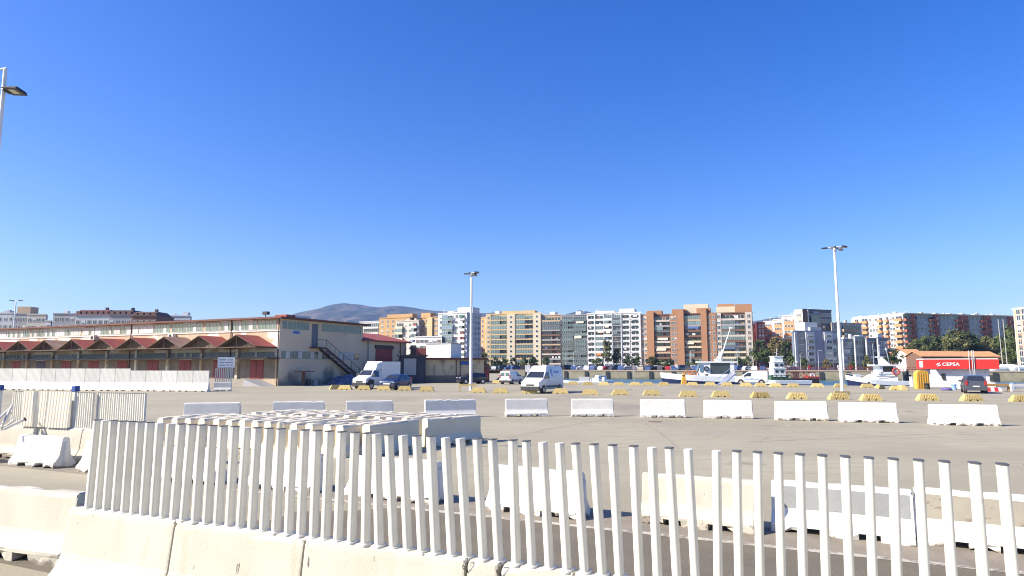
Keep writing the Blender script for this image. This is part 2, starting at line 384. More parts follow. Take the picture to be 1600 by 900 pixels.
# picket fence panels on the near row
tops = [144.9,157.3,169.3,184,197.8,211.6,226.2,241.8,258.9,275.6,292.2,307.5,324.4,341,358.7,377,394,412.5,430.8,449.6,468.2,487.5,506.7,525.9,546.7,565.9]
bots = [130.7,144.4,158.2,172.2,186.7,201,216,231.6,247,263.3,278.9,297,314.7,331.8,349.6,366.7,384.8,403.9,422.7,442.3,461.4,481.4,500,519.5,540.8,562.7]
A_ = [(t, b, None) for t, b in zip(tops, bots)]
B_ = [(580,584,0),(600,606.7,0),(621.3,628.8,0),(643.2,651.2,0),(664.6,672.6,0),(688.3,697.6,0),(710.6,722.1,0),(737.5,746.7,0),(761.2,771.3,0)]
C_ = [(793,798.7,0),(814.6,823.3,0),(840.3,850.7,0),(866.7,878.3,0),(891.7,906,1),(920,933.5,1),(949.3,960.7,1),(982.3,991.7,1),(1011,1020,1),(1038.3,1050,1),(1067.7,1079,1)]
D_ = [(1112.3,1115,1),(1144,1147.5,1),(1176.7,1180.7,1),(1209.3,1214.3,1),(1243.3,1248.3,1),(1278.3,1284,1),(1314,1320.7,1),(1351,1357.3,1),(1389.3,1395.5,1)]
E_ = [(1429,1439,1),(1469.3,1481.7,1),(1516.7,1530.7,1),(1560,1577,1),(1606,1625,1)]
ytop = lambda x: 652 + (x - 145) * .068 if x < 340 else 665.3 + (x - 340) * .0462 if x < 700 else 682 + (x - 700) * .0428
ybot = lambda x: 793.8 + (x - 130.7) * .138
def stadium(wx, wy, r, n=4):
    p = []
    for cx_, cy_, a0 in ((wx / 2 - r, wy / 2 - r, 0), (-wx / 2 + r, wy / 2 - r, 90), (-wx / 2 + r, -wy / 2 + r, 180), (wx / 2 - r, -wy / 2 + r, 270)):
        for i in range(n + 1): t = R(a0 + 90 * i / n); p.append((cx_ + r * math.cos(t), cy_ + r * math.sin(t)))
    return p
def picket_meshes(wx=.060, wy=.096, h=1.0):
    st = stadium(wx, wy, wx * .36, 4); so_ = stadium(wx + .005, wy + .005, wx * .36, 4)
    m = MB().loft([[(x, y, -.02) for x, y in st], [(x, y, h) for x, y in st]], 0, True, False).box(-wx * .8, wx * .8, -wy * .62, wy * .62, -.03, .008).mesh('picket', M_picket)
    for p in m.polygons: p.use_smooth = len(p.vertices) == 4
    c = MB().loft([[(x, y, h) for x, y in so_], [(x, y, h + .007) for x, y in so_]], 0).mesh('cap', M_cap)
    return m, c
PM, CM = picket_meshes()
def picket_panel(name_label, plist):
    s0 = None; root = None
    for t, b, mode in plist:
        st, zt = fence_s(t, ytop(t))
        if mode == 1: sbm, zb = fence_s(b, 900); sb_ = st + (sbm - st) * (zt - .87) / (zt - zb)
        else: sb_, zb = fence_s(b, ybot(b))
        st += .027; sb_ += .027
        if root is None:
            s0 = sb_; p = FA + FD * s0 - FN * .046
            root = thing('picket_fence', name_label, 'picket fence', (p.x, p.y, .87), FRZ, 'picket fence panels on the near barriers')
        Lz = 1.015; lean = math.atan2(st - sb_, Lz)
        o = link('picket', PM, root, (sb_ - s0, 0, 0), rot=(0, lean, R(rnd.uniform(-5, 5))))
        if rnd.random() < .8: link('cap', CM, o)
picket_panel('white picket fence panel at the left end, its pickets seen edge-on and leaning right', A_)
picket_panel('white picket fence panel of nine pickets in front of the stored barrier pile', B_)
picket_panel('white picket fence panel with black caps, right of the narrow gap at the pile', C_)
picket_panel('white picket fence panel standing almost upright right of the wide gap', D_)
picket_panel('white picket fence panel leaning left at the right edge of the picture', E_)

# front row: loose barriers along the far side of the lane
fr = [((12, 727), (82, 733), 'white barrier in front of the cream corrugated hoarding', M_paintw, .86),
      ((117, 737), (205, 747), 'white barrier behind the first pickets of the fence', M_paintw, .86),
      ((240, 752), (328, 759), 'white barrier behind the pickets, left of the scuffed one', M_paintw, .84),
      ((383, 762), (483, 772), 'scuffed white barrier behind the pickets in front of the stored pile', M_paintw, .85),
      ((537, 775), (672, 790), 'clean white barrier behind the pickets, right of the scuffed one', M_paintw, .86),
      ((757, 797), (900, 815), 'white barrier with a broken foot, alone behind the middle pickets', M_paintw, .86),
      ((999, 817), (1178, 838), 'whitewashed barrier with a worn crumbling foot, right of the middle', M_paint, .88),
      ((1205, 830), (1432, 855), 'barrier with a grey scratched side panel and white frame', M_paintw, .84),
      ((1433, 851), (1655, 876), 'barrier with a tan scraped side panel at the right edge', M_paintw, .86)]
for i, (a, b, lb, m, h) in enumerate(fr):
    A, B = G(*a), G(*b); A.z = B.z = 0
    d = (B - A).normalized(); n = Vector((-d.y, d.x, 0)) * .29
    o = barrier(lb, A + n, B + n, 40 + i, m, h, 'loose barriers along the far side of the lane', chips=1.6)
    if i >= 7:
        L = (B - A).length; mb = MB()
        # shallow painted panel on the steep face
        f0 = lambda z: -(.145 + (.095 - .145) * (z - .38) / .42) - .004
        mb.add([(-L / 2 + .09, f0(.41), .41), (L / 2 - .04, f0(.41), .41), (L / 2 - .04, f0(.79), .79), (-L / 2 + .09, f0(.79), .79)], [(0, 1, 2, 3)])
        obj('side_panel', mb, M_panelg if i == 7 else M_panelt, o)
# mid row on the car park
mid = [(293, 372, 629, 14), (430, 504, 627, 16), (543, 612, 626, 16), (665, 742, 624, 19), (790, 855, 623, 10), (893, 957, 623, 2), (1001, 1068, 624, -6), (1101, 1172, 625, -8), (1213, 1288, 627, -8), (1314, 1395, 629, -10), (1457, 1550, 632, -12)]
ml = ['leftmost', 'second from left', 'third from left', 'fourth from left, beyond the pile end', 'fifth from left, with a light grey face', 'sixth from left', 'seventh from left', 'eighth from left', 'third from right', 'second from right', 'rightmost']
for i, (x0, x1, yt, rz) in enumerate(mid):
    c = G((x0 + x1) / 2, yt, .87); Wd = (x1 - x0) / FOC * c.y
    L = Wd / math.cos(R(rz)) - abs(math.sin(R(rz))) * .2
    d = Vector((math.cos(R(rz)), math.sin(R(rz)))) * L / 2; c2 = Vector((c.x, c.y))
    barrier(f'lone barrier in the mid car park row, {ml[i]}', c2 - d, c2 + d, 60 + i, M_paintw, 1.0, 'mid row of barriers on the car park', chips=.6)
# stored pile: two ranks packed side by side
g = 'barriers stored side by side in the pile'
pile_meshes = [barrier_mesh(2.3, 80 + i, M_pile, 1.3, False) for i in range(5)]
for me in pile_meshes:
    for v in me.vertices: v.co.y *= .85 * (1 + .8 * min(1, max(0, (v.co.z - .3) / .5)))
front = [(250.6,652),(273,652.8),(293.6,653.4),(315,654.2),(338,654.6),(358,655.4),(378,656.2),(398.4,657.4),(418,658.4),(438,659.4),(458.6,660.6),(483,662),(511,663.2),(530.6,664.7),(572,663.5)]
def heap(px, py, hd, lb, i):
    a = G(px, py, .87); d = Vector((math.cos(R(hd)), math.sin(R(hd)), 0)) * 1.15
    barrier(lb, a, a + 2 * d, 0, group=g, mesh=pile_meshes[i % 5])
for i, (x, y) in enumerate(front):
    lb = 'stored barrier at the left end of the front rank of the pile' if i == 0 else 'stored barrier ending the front rank on the right, shaded side showing' if i == 14 else f'stored barrier {ORD[i]} from left in the front pile rank'
    heap(x, y, 62 + rnd.uniform(-2, 2) - (2 if i > 12 else 0), lb, i)
a0 = G(634.7, 652.5, .87)
for k in range(12):
    p = a0 + Vector((-.53, .225, 0)) * k + Vector((rnd.uniform(-.06, .06), rnd.uniform(-.12, .12), 0)); hd = 52 + min(k * 1.5, 8) + rnd.uniform(-1, 1)
    d = Vector((math.cos(R(hd)), math.sin(R(hd)), 0)) * 2.3
    barrier(f'stored barrier {ORD[k + 1]} from right in the rear pile rank', p, p + d, 0, group=g, mesh=pile_meshes[(k + 2) % 5])
heap(664, 654, 47, 'stored barrier ending the pile on the right, whole side in shade', 3)

# left hoarding: picket panels standing on a second row of barriers
HD = Vector((4.7, -1.9, 0)).normalized(); HRZ = math.atan2(HD.y, HD.x); h0 = Vector((-14.9, 19.3, 0))
def hs_(px):
    k = ray(px, 640); q = k.x / k.y; return (q * h0.y - h0.x) / (HD.x - q * HD.y)
for k, lb in enumerate(['barrier under the grey picket hoarding at the left edge', 'barrier carrying the cream corrugated hoarding', 'barrier between the cream hoarding and the fine picket panel', 'barrier under the fine picket panel beside the open asphalt']):
    a = h0 + HD * (k * 1.75 - 1.2); barrier(lb, a, a + HD * 1.72, 120 + k, M_paint, 1, 'barriers carrying the hoarding on the left', chips=1.2)
PM2, CM2 = picket_meshes(.05, .06, .93)
def hoard(label, s0, n, step, off, lean=0, mesh=PM2, zoff=0, skip=()):
    p = h0 + HD * s0 + Vector((HD.y, -HD.x, 0)) * off
    r = thing('picket_fence', label, 'picket fence', (p.x, p.y, .87 + zoff), HRZ, 'fence panels on the barriers to the left')
    for i in range(n):
        if i in skip: continue
        o = link('picket', mesh, r, (i * step, 0, 0), rot=(0, R(lean + rnd.uniform(-.6, .6)), 0)); link('cap', CM2, o)
    return r
hoard('dense grey picket panel behind the black-tipped pole at the left edge', hs_(20), 9, .085, 0)
hoard('dense grey picket panel directly right of the cream corrugated hoarding', hs_(121), 8, .082, 0)
hoard('fine white picket panel at the right end of the left hoarding', hs_(147), 23, (hs_(221) - hs_(147)) / 22, -.1, lean=0)
# corrugated cream hoarding: two sheets
def corr(label, s0, wd, lean):
    p = h0 + HD * s0 + Vector((HD.y, -HD.x, 0)) * .12
    secs = []; n = 48
    for z in (0, .95): secs.append([(wd * i / n + z * lean, -.02 + .010 * math.sin(i / n * wd / .115 * 2 * math.pi) - .0, z) for i in range(n + 1)] + [(wd * (n - i) / n + z * lean, -.012 + .010 * math.sin((n - i) / n * wd / .115 * 2 * math.pi), z) for i in range(n + 1)])
    tag(obj('corrugated_sheet', MB().loft(secs), mat('cream_sheet_metal', (.80, .73, .56), .5, (.72, .64, .49), 3), None, (p.x, p.y, .87), HRZ), label, 'hoarding', 'cream corrugated sheets on the left')
corr('cream corrugated metal sheet, left half of the hoarding', hs_(41), hs_(78) - hs_(41), .05)
corr('cream corrugated metal sheet, right half of the hoarding', hs_(80), hs_(114) - hs_(80), .07)
# blue-capped posts
for s_, off, lb in ((hs_(3), .1, 'white steel post with a blue cap at the very left edge'), (hs_(109), -.12, 'white steel post with a blue cap behind the cream corrugated hoarding')):
    p = h0 + HD * s_ + Vector((HD.y, -HD.x, 0)) * off
    r = thing('hoarding_post', lb, 'post', (p.x, p.y, .87), HRZ, 'posts with blue caps')
    obj('post', MB().box(-.05, .05, -.05, .05, 0, .95), M_picket, r)
    obj('blue_cap', MB().box(-.075, .075, -.07, .07, .95, 1.10), mat('blue_plastic', (.02, .06, .28), .5), r, bevel=.01)
# fallen pickets and the black-tipped pole
a = G(4, 672, .9) ; 
for k, (q1, q2) in enumerate([((2, 668), (19, 634)), ((5, 662), (17, 645)), ((-2, 655), (14, 640)), ((3, 671), (22, 657))]):
    A = P(*q1, 17.6); B = P(*q2, 18.1)
    mb = MB().tube(A, B, .035, n=8)
    tag(obj('loose_picket', mb, M_picket), 'loose white picket leaning in the heap at the left edge', 'picket', 'loose pickets heaped at the left edge')
A = P(6, 671, 17.3); B = P(40, 654.5, 17.6)
r = thing('barrier_pole', 'white pole with a black end leaning over the left barriers', 'pole', A)
obj('pole', MB().tube((0, 0, 0), (B - A) * .95, .035, n=10), M_picket, r)
obj('black_end', MB().tube((B - A) * .93, (B - A) * 1.02, .055, n=10), M_cap, r)
tag(barrier('barrier with its end in shade at the left edge', (-15.9, 18.6), (-14.0, 17.55), 130, M_paint, 1, None), None, None)

# far white fence on barriers on the left
F0 = Vector((-56, 71.5, 0)); F1 = Vector((-29.75, 66.2, 0)); FDn = (F1 - F0).normalized(); nF = 15; stp = (F1 - F0).length / nF
M_board = mat('greyish_white_board', (.60, .60, .56), .6, (.54, .54, .49), .5, rand=.07)
bm_far = barrier_mesh(stp - .02, 200, M_paintw, 1.0)
for i in range(nF):
    a = F0 + FDn * (i * stp); c = a + FDn * stp / 2
    lb = f'{ORD[nF - 1 - i]} boarded barrier from the right end of the far white fence'
    tall = i < 10
    r = thing('fence_unit', lb, 'fence unit', (c.x, c.y, 0), math.atan2(FDn.y, FDn.x), 'boarded barriers of the far white fence')
    link('concrete_base', bm_far, r)
    mb = MB(); hb = 2.25 if tall else 2.05
    mb.box(-stp / 2 + .03, stp / 2 - .03, -.06, .02, .87, hb)
    for k in range(12): x = -stp / 2 + .09 + k * (stp - .1) / 12; mb.box(x, x + .05, -.066, -.06, .87, hb)
    obj('board_panel', mb, M_board, r)
# last unit with open pickets and the sign above it
e0 = G(333, 611); e1 = G(358, 611)
er = thing('fence_unit', 'shaded end barrier with open white pickets below the white sign', 'fence unit', ((e0.x + e1.x) / 2, e0.y + .3, 0), R(14))
L = e1.x - e0.x
obj('concrete_base', MB().loft([[(x, -y, z) for y, z in PROF] + [(x, y, z) for y, z in PROF[::-1]] for x in (-L / 2, L / 2)]).box(-L / 2, -L * .25, -.29, .29, 0, .0895).box(-.2, .2, -.29, .29, 0, .0895).box(L * .32, L / 2, -.29, .29, 0, .0895), M_paintw, er)
for k in range(9): link('picket', MB().box(-.045, .045, -.03, .03, .87, 2.3).mesh('picket', M_picket), er, (-L / 2 + .1 + k * (L - .2) / 8, 0, 0))
sg = thing('notice_board', 'white notice board with three grey lines above the end of the far fence', 'sign', ((e0.x + e1.x) / 2, e0.y + .9, 0), R(14))
obj('board', MB().box(-.82, .82, -.03, .03, 2.35, 3.4), M_whitep, sg)
for sx in (-.6, .6): obj('post', MB().box(sx - .04, sx + .04, .03, .09, 0, 3.3), M_metal, sg)
for k, wds in enumerate([(.7, .55), (.5, .75), (.6, .3, .25)]):
    x = -.68; mb = MB()
    for wd in wds:
        xx = x
        while xx < x + wd - .03: mb.box(xx, xx + .05, -.036, -.03, 3.08 - k * .27, 3.2 - k * .27); xx += .075
        x += wd + .1
    obj('text_line', mb, mat('grey_sign_print', (.22, .23, .26), .7), sg)
# ------------------------------------------------------------------ warehouse
WC = G(434, 603); WRZ = math.atan2(.90, .436)
M_peach = mat('peach_stained_render', (.50, .385, .26), .9, (.40, .30, .20), .35)
overlay(M_peach, (.66, .62, .54), .22, .50, .54, (1, 1, 1.4))
overlay(M_peach, (.30, .23, .17), .9, .66, .74, (1, 1, .3))
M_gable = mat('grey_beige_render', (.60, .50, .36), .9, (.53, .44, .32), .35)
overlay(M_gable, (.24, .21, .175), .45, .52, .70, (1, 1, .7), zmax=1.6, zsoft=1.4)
M_fascia = mat('red_brown_fascia', (.15, .06, .045), .8, (.11, .05, .04), .8)
M_wood = mat('brown_timber', (.12, .075, .045), .85, (.08, .05, .032), 2)
M_frame = mat('pale_window_frame', (.50, .49, .46), .7)
M_board2 = mat('whitewashed_board', (.62, .60, .56), .8, (.5, .48, .43), 1.5, rand=.2)
M_steel = mat('dark_steel_beam', (.07, .055, .05), .7)
wh = thing('warehouse', 'long two storey port warehouse with red gabled canopies and an outside stair', 'warehouse', (WC.x, WC.y, 0), WRZ)
LW = 78; WX = 16.7; HZ = 8.55
body = MB()
body.add([(0, 0, 0), (0, LW, 0), (0, LW, HZ), (0, 0, HZ)], [(0, 1, 2, 3)][:1], 0)
body.add([(0, 0, 0), (WX, 0, 0), (WX, 0, HZ), (0, 0, HZ)], [(0, 1, 2, 3)], 1)
body.add([(WX, 0, 0), (WX, LW, 0), (WX, LW, HZ), (WX, 0, HZ)], [(0, 1, 2, 3)], 1)
body.add([(0, LW, 0), (WX, LW, 0), (WX, LW, HZ), (0, LW, HZ)], [(0, 1, 2, 3)], 1)
body.add([(0, 0, HZ), (WX, 0, HZ), (WX, LW, HZ), (0, LW, HZ)], [(0, 1, 2, 3)], 1)
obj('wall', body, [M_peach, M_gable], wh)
obj('roof', MB().box(-.7, WX + .9, -.8, LW + .8, HZ + .003, HZ + .24), M_fascia, wh)
obj('cornice', MB().box(-.12, 0, -.12, LW, 6.98, 7.12), M_white, wh)
obj('awning_beam', MB().box(-2.3, 0, -.3, LW, 3.42, 3.56), M_steel, wh)
obj('loading_platform', MB().box(-2.6, 0, 3.2, LW, 0, .85), M_conc, wh)
obj('platform_ramp', MB().add([(-2.6, 0.2, 0), (0, .2, 0), (0, 3.2, .85), (-2.6, 3.2, .85), (-2.6, 3.2, 0), (0, 3.2, 0)], [(0, 1, 2, 3), (0, 3, 4), (1, 5, 2)]), M_grey, wh)
r_ = random.Random(5)
def strip_window(nm, axis, a0, a1, z0, z1, n, mats, parent, out=.05, boarded=0.0):
    """band of n panes on the wall x=0 (axis 'y') or y=0 (axis 'x')"""
    mb = MB(); wd = (a1 - a0) / n
    def bx(p0, p1, d0, d1, zz0, zz1, mi):
        if axis == 'y': mb.box(-d1, -d0, p0, p1, zz0, zz1, mi)
        else: mb.box(p0, p1, -d1, -d0, zz0, zz1, mi)
    bx(a0, a1, .003, out * .4, z0 + .05, z1 - .05, 1)
    for i in range(n):
        if r_.random() < boarded: bx(a0 + i * wd + .02, a0 + (i + 1) * wd - .02, out * .4 + .002, out * .7, z0 + .04, z1 - .04, 2)
    bx(a0, a1, .003, out, z1 - .06, z1, 0); bx(a0, a1, .003, out + .04, z0 - .02, z0 + .05, 0)
    for i in range(n + 1): bx(a0 + i * wd - .03, a0 + i * wd + .03, .003, out, z0 + .05, z1 - .06, 0)
    return obj(nm, mb, mats, parent)
pitch = 6.75
M_slat = mat('dark_brown_slats', (.075, .045, .03), .85, (.05, .03, .02), 9, stretch=(1, .2, 3)); M_slat2 = mat('grey_brown_slats', (.16, .115, .075), .85, (.10, .07, .045), 9, stretch=(1, .2, 3))
M_lowwall = mat('dirty_lower_wall', (.26, .215, .17), .9, (.17, .14, .115), .8)
for k in range(11):
    yc = 3.75 + k * pitch
    nb = .1 if k < 3 else .5 if k % 3 else .75
    strip_window('window', 'y', yc - 3.1, yc + .1, 7.2, 8.35, 5, [M_frame, M_glassg, M_board2], wh, boarded=nb)
    strip_window('window', 'y', yc + .35, yc + 3.1, 7.2, 8.35, 4, [M_frame, M_glassg, M_board2], wh, boarded=nb + .1)
    strip_window('clerestory', 'y', yc - 3.0, yc + 3.0, 3.65, 4.35, 14, [M_grey, mat('dusty_glass_blocks', (.24, .28, .31), .75, (.17, .2, .23), 1.5, rand=.2), M_board2], wh, boarded=.03)
    # door and pier
    dn = obj('door', MB().box(-.05, -.003, yc - 1.2, yc + 1.2, .86, 3.3), mat('dusk_blue_door', (.10, .08, .13), .7) if k == 7 else M_maroon, wh)
    obj('door_leaf', MB().box(-.08, -.053, yc - 1.12, yc - .04, .92, 3.22).box(-.08, -.053, yc + .04, yc + 1.12, .92, 3.22), M_maroon if k != 7 else MATS['dusk_blue_door'], dn)
    obj('pier', MB().box(-.35, -.003, yc + pitch / 2 - .2, yc + pitch / 2 + .2, .853, 4.9), M_peach, wh)
    # gabled canopy: ridge square to the wall
    hw = pitch / 2 - .03; ze, zr, x0, x1 = 4.95, 6.45, -3.6, -.01
    c = MB()
    for sgn in (-1, 1):
        y0 = yc; y1 = yc + sgn * hw
        a, b, d, e = (x0, y0, zr), (x1, y0, zr), (x1, y1, ze), (x0, y1, ze)
        t = .10
        c.add([a, b, d, e, (x0, y0, zr - t), (x1, y0, zr - t), (x1, y1, ze - t), (x0, y1, ze - t)],
              [(0, 1, 2, 3) if sgn > 0 else (3, 2, 1, 0)], 0)
        c.add([a, b, d, e, (x0, y0, zr - t), (x1, y0, zr - t), (x1, y1, ze - t), (x0, y1, ze - t)],
              [(4, 5, 6, 7) if sgn < 0 else (7, 6, 5, 4), (0, 3, 7, 4), (3, 2, 6, 7)], 1)
    cn = obj('canopy', c, [mat('weathered_roof_sheet', (.25, .13, .09), .85, (.30, .22, .16), .6, lo=.4, hi=.6) if k in (2, 6) else M_redroof, M_wood], wh)
    t = MB()
    for xx in (x0 + .12,):
        t.tube((xx, yc - hw + .1, ze - .12), (xx, yc + hw - .1, ze - .12), .07, n=6)
        t.tube((xx, yc, ze - .1), (xx, yc, zr - .15), .05, n=6)
    for sgn in (-1, 1): t.tube((x0, yc + sgn * hw * .97, ze - .12), (x1, yc + sgn * hw * .97, ze - .12), .08, n=6)
    obj('truss', t, M_wood, cn)
    gi = MB().loft([[(x0 + .9, yc - hw * .96, ze - .1), (x0 + .9, yc + hw * .96, ze - .1), (x0 + .9, yc, zr - .14)], [(x0 + .96, yc - hw * .96, ze - .1), (x0 + .96, yc + hw * .96, ze - .1), (x0 + .96, yc, zr - .14)]])
    obj('gable_infill', gi, [M_slat, M_slat2][k in (1, 3, 4)], cn)
    obj('lower_wall', MB().box(-.03, -.003, yc - 3.1, yc - 1.22, .86, 3.4), M_lowwall, wh); obj('lower_wall', MB().box(-.03, -.003, yc + 1.22, yc + 3.1, .86, 3.4), M_lowwall, wh)
for yy, z in ((19.5, 6.3), (37, 6.4)):
    u = obj('air_conditioner', MB().box(-.55, -.003, yy, yy + 1.0, z, z + .75), M_board2, wh)
    obj('fan_grille', MB().tube((-.56, yy + .5, z + .37), (-.575, yy + .5, z + .37), .28, n=12), M_dark, u)
for yy in (-.0, 8.5, 29): obj('downpipe', MB().tube((-.12, yy + .1, 0), (-.12, yy + .1, HZ), .07, n=8), M_rust if yy else M_steel, wh)
# end face
strip_window('window', 'x', .35, 5.2, 7.25, 8.35, 6, [M_frame, M_glassg, M_board2], wh)
strip_window('window', 'x', 7.7, 16.2, 7.25, 8.35, 10, [M_frame, M_glassg, M_board2], wh, boarded=.15)
strip_window('clerestory', 'x', .35, 9.4, 3.45, 4.45, 12, [M_grey, M_glassg, M_board2], wh, boarded=.35)
strip_window('clerestory', 'x', 11.4, 15.9, 3.45, 4.45, 4, [M_grey, M_glass, M_board2], wh, boarded=.3)
obj('door', MB().box(5.8, 6.95, -.06, -.003, 5.05, 8.2), mat('faded_blue_grey_door', (.12, .14, .17), .7), wh)
st = MB()
st.box(5.4, 7.3, -1.3, -.003, 4.9, 5.04)
for i in range(25): x = 7.3 + i * .36; st.box(x, x + .36, -1.25, -.08, 4.86 - i * .195, 4.93 - i * .195)
for y in (-1.28, -.06):
    st.add([(7.3, y - .02, 5.04), (7.3, y + .02, 5.04), (16.3, y + .02, .17), (16.3, y - .02, .17), (7.3, y - .02, 4.68), (7.3, y + .02, 4.68), (16.3, y + .02, -.15), (16.3, y - .02, -.15)], [(0, 3, 7, 4), (1, 5, 6, 2), (0, 1, 2, 3), (4, 7, 6, 5)])
stair = obj('staircase', st, mat('dark_red_stair_steel', (.10, .035, .03), .7), wh)
hr = MB()
for k in range(6):
    x = 7.3 + k * 1.8; z = 5.04 - k * .975
    hr.tube((x, -1.28, z), (x, -1.28, z + 1.0), .035, n=6)
hr.tube((7.3, -1.28, 6.04), (16.3, -1.28, 1.17), .035, n=6); hr.tube((5.4, -1.28, 6.04), (7.3, -1.28, 6.04), .035, n=6); hr.tube((5.4, -1.28, 5.04), (5.4, -1.28, 6.04), .035, n=6)
obj('handrail', hr, M_steel, stair)
nb_ = obj('name_plate', MB().box(1.9, 3.7, -.08, -.003, 6.55, 7.15), mat('pale_plate', (.5, .52, .54), .6), wh)
obj('blue_emblem', MB().box(2.2, 3.4, -.10, -.081, 6.75, 7.05), mat('sign_blue', (.03, .10, .35), .6), nb_)
obj('roof_floodlight', MB().box(-.2, .3, 2.2, 3.0, HZ + .6, HZ + 1.0).tube((0, 2.6, HZ + .3), (0, 2.6, HZ + .65), .05), M_blackp, wh)
obj('roof_hatch', MB().box(1, 2.6, 0, 2.0, HZ + .32, HZ + .62), M_redroof, wh)
obj('roof_hatch', MB().box(3, 6.6, 1, 4.0, HZ + .323, HZ + .7), M_white, wh)
# annex with the red lean-to roof
ax = thing('annex_building', 'grey annex with a red sloping roof and a tall maroon loading door', 'building', (WC.x, WC.y, 0), WRZ)
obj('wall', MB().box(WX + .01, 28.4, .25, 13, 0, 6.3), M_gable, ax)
rf = MB(); rf.add([(WX - .25, -.5, 6.25), (29.0, -.5, 6.25), (29.0, 6.5, 7.75), (WX - .25, 6.5, 7.75), (WX - .25, -.5, 6.45), (29.0, -.5, 6.45), (29.0, 6.5, 7.95), (WX - .25, 6.5, 7.95), ], [(0, 3, 2, 1), (4, 5, 6, 7), (0, 1, 5, 4), (1, 2, 6, 5), (0, 4, 7, 3)])
rf.add([(WX - .25, 6.5, 7.95), (29.0, 6.5, 7.95), (29.0, 13.5, 6.45), (WX - .25, 13.5, 6.45)], [(0, 1, 2, 3)])
rf.add([(28.4, .25, 6.3), (28.4, 13, 6.3), (28.4, 6.5, 7.7)], [(0, 1, 2)])
obj('roof', rf, M_redroof, ax)
d = obj('door', MB().box(20.2, 24.4, .10, .247, .9, 5.2), M_maroon, ax); obj('lintel', MB().box(20.0, 24.6, .0, .247, 5.2, 5.75), M_steel, d)
obj('downpipe', MB().tube((18.3, .12, 0), (18.3, .12, 6.2), .09), M_grey, ax)
obj('downpipe', MB().tube((26.6, .12, 0), (26.6, .12, 6.2), .07), M_rust, ax)
# low annex facing the car park, in shade
LA = G(626, 598.6); LRZ = R(15)
M_stain = mat('stained_pale_wall', (.50, .43, .30), .9, (.42, .36, .26), .5)
overlay(M_stain, (.15, .13, .10), .8, .52, .72, (1.2, 1.2, .45))
la = thing('low_building', 'low flat roofed port building with stained pale walls and red roof edge', 'building', (LA.x, LA.y, 0), LRZ)
obj('wall', MB().box(3.6, 12.6, 0, 9, 0, 3.45), M_stain, la)
obj('roof', MB().box(2.6, 13.2, -.5, 9.5, 3.453, 3.75), M_fascia, la)
obj('stained_base', MB().box(3.7, 12.5, -.06, -.003, 0, 1.1), mat('dirty_plinth', (.14, .12, .10), .9, (.2, .17, .14), 1.5), la)
for x in (8.3, 8.9): obj('downpipe', MB().tube((x, -.08, 0), (x, -.08, 3.4), .06), M_steel, la)
obj('blue_sign', MB().box(9.0, 10.2, -.1, -.02, 2.7, 3.25), MATS['sign_blue'], la)
obj('side_extension', MB().box(12.61, 13.6, .6, 6, 0, 2.9), mat('brown_shed', (.14, .09, .07), .85), la)
obj('door', MB().box(12.75, 13.5, .5, .597, 0, 2.0), M_maroon, la)
sh = thing('metal_booth', 'dark navy metal booth with a grey roller panel beside the white truck', 'booth', (LA.x, LA.y, 0), LRZ)
obj('wall', MB().box(-.1, 3.5, -1.2, 2, 0, 3.9), mat('dark_navy_sheet', (.03, .032, .05), .6), sh)
obj('roof', MB().box(-.35, 3.75, -1.5, 2.2, 3.903, 4.15), M_steel, sh)
obj('roller_panel', MB().box(.3, 2.1, -1.26, -1.203, 1.2, 3.6), M_grey, sh)
obj('door', MB().box(2.35, 3.3, -1.26, -1.203, 0, 2.9), mat('dark_navy_door', (.025, .03, .06), .5), sh)
# white cabin standing on the low roof
cb = G(668, 572, CAM_H) if False else P(666, 558, 104)
cn = thing('roof_cabin', 'white corrugated cabin standing on the roof of the low building', 'cabin', (cb.x, cb.y, 3.76), R(-28))
m = MB().box(0, 4.5, 0, 3.0, 0, 2.1)
for k in range(8): m.box(.3 + k * .56, .36 + k * .56, -.035, 0, .1, 2.0)
obj('wall', m, mat('white_cabin_sheet', (.74, .74, .72), .6, (.66, .66, .64), 1), cn)
obj('roof', MB().box(-.08, 4.58, -.08, 3.08, 2.103, 2.25), M_grey, cn)
rc = P(641, 556, 110)
cn = thing('red_shed', 'small brick red shed behind the white roof cabin', 'shed', (rc.x, rc.y, 0), R(5))
obj('wall', MB().box(.9, 3.8, 0, 3, 0, 5.4), mat('brick_red_wall', (.34, .10, .08), .85), cn)
obj('door', MB().box(.0, .88, -.05, 2, 0, 5.9), M_steel, cn)
# mound of tarpaulins and the rusty machine in front of the end face
def wl(x, y, z=0):
    c, s = math.cos(WRZ), math.sin(WRZ); return (WC.x + x * c - y * s, WC.y + x * s + y * c, z)
mb = MB(); nx, ny = 26, 12; rr = random.Random(4); vs_ = []
from mathutils import noise as mnoise
for i in range(nx + 1):
    for j in range(ny + 1):
        u, v = i / nx, j / ny
        h = 1.35 * (max(0, 1 - (2 * u - 1) ** 2)) ** .6 * (max(0, 1 - (2 * v - 1) ** 2)) ** .6 * (1 + .5 * mnoise.noise((u * 6, v * 3, 2))) + .12 * mnoise.noise((u * 22, v * 9, 1)) - .03
        vs_.append((u * 7.2, v * 2.6, max(h, -.05)))
mb.add(vs_, [(i * (ny + 1) + j, (i + 1) * (ny + 1) + j, (i + 1) * (ny + 1) + j + 1, i * (ny + 1) + j + 1) for i in range(nx) for j in range(ny)], 0)
p = wl(6.8, -4.2); tag(obj('tarpaulin_mound', mb, mat('blue_grey_tarpaulin', (.06, .08, .15), .6, (.16, .18, .22), 2.5, lo=.45, hi=.6), None, p, WRZ), 'mound of blue and grey tarpaulins and nets at the foot of the stair', 'tarpaulins')
p = wl(2.7, -1.7); mc = thing('rusty_machine', 'rusty machine with a flat top and drums by the warehouse end wall', 'machine', p, WRZ)
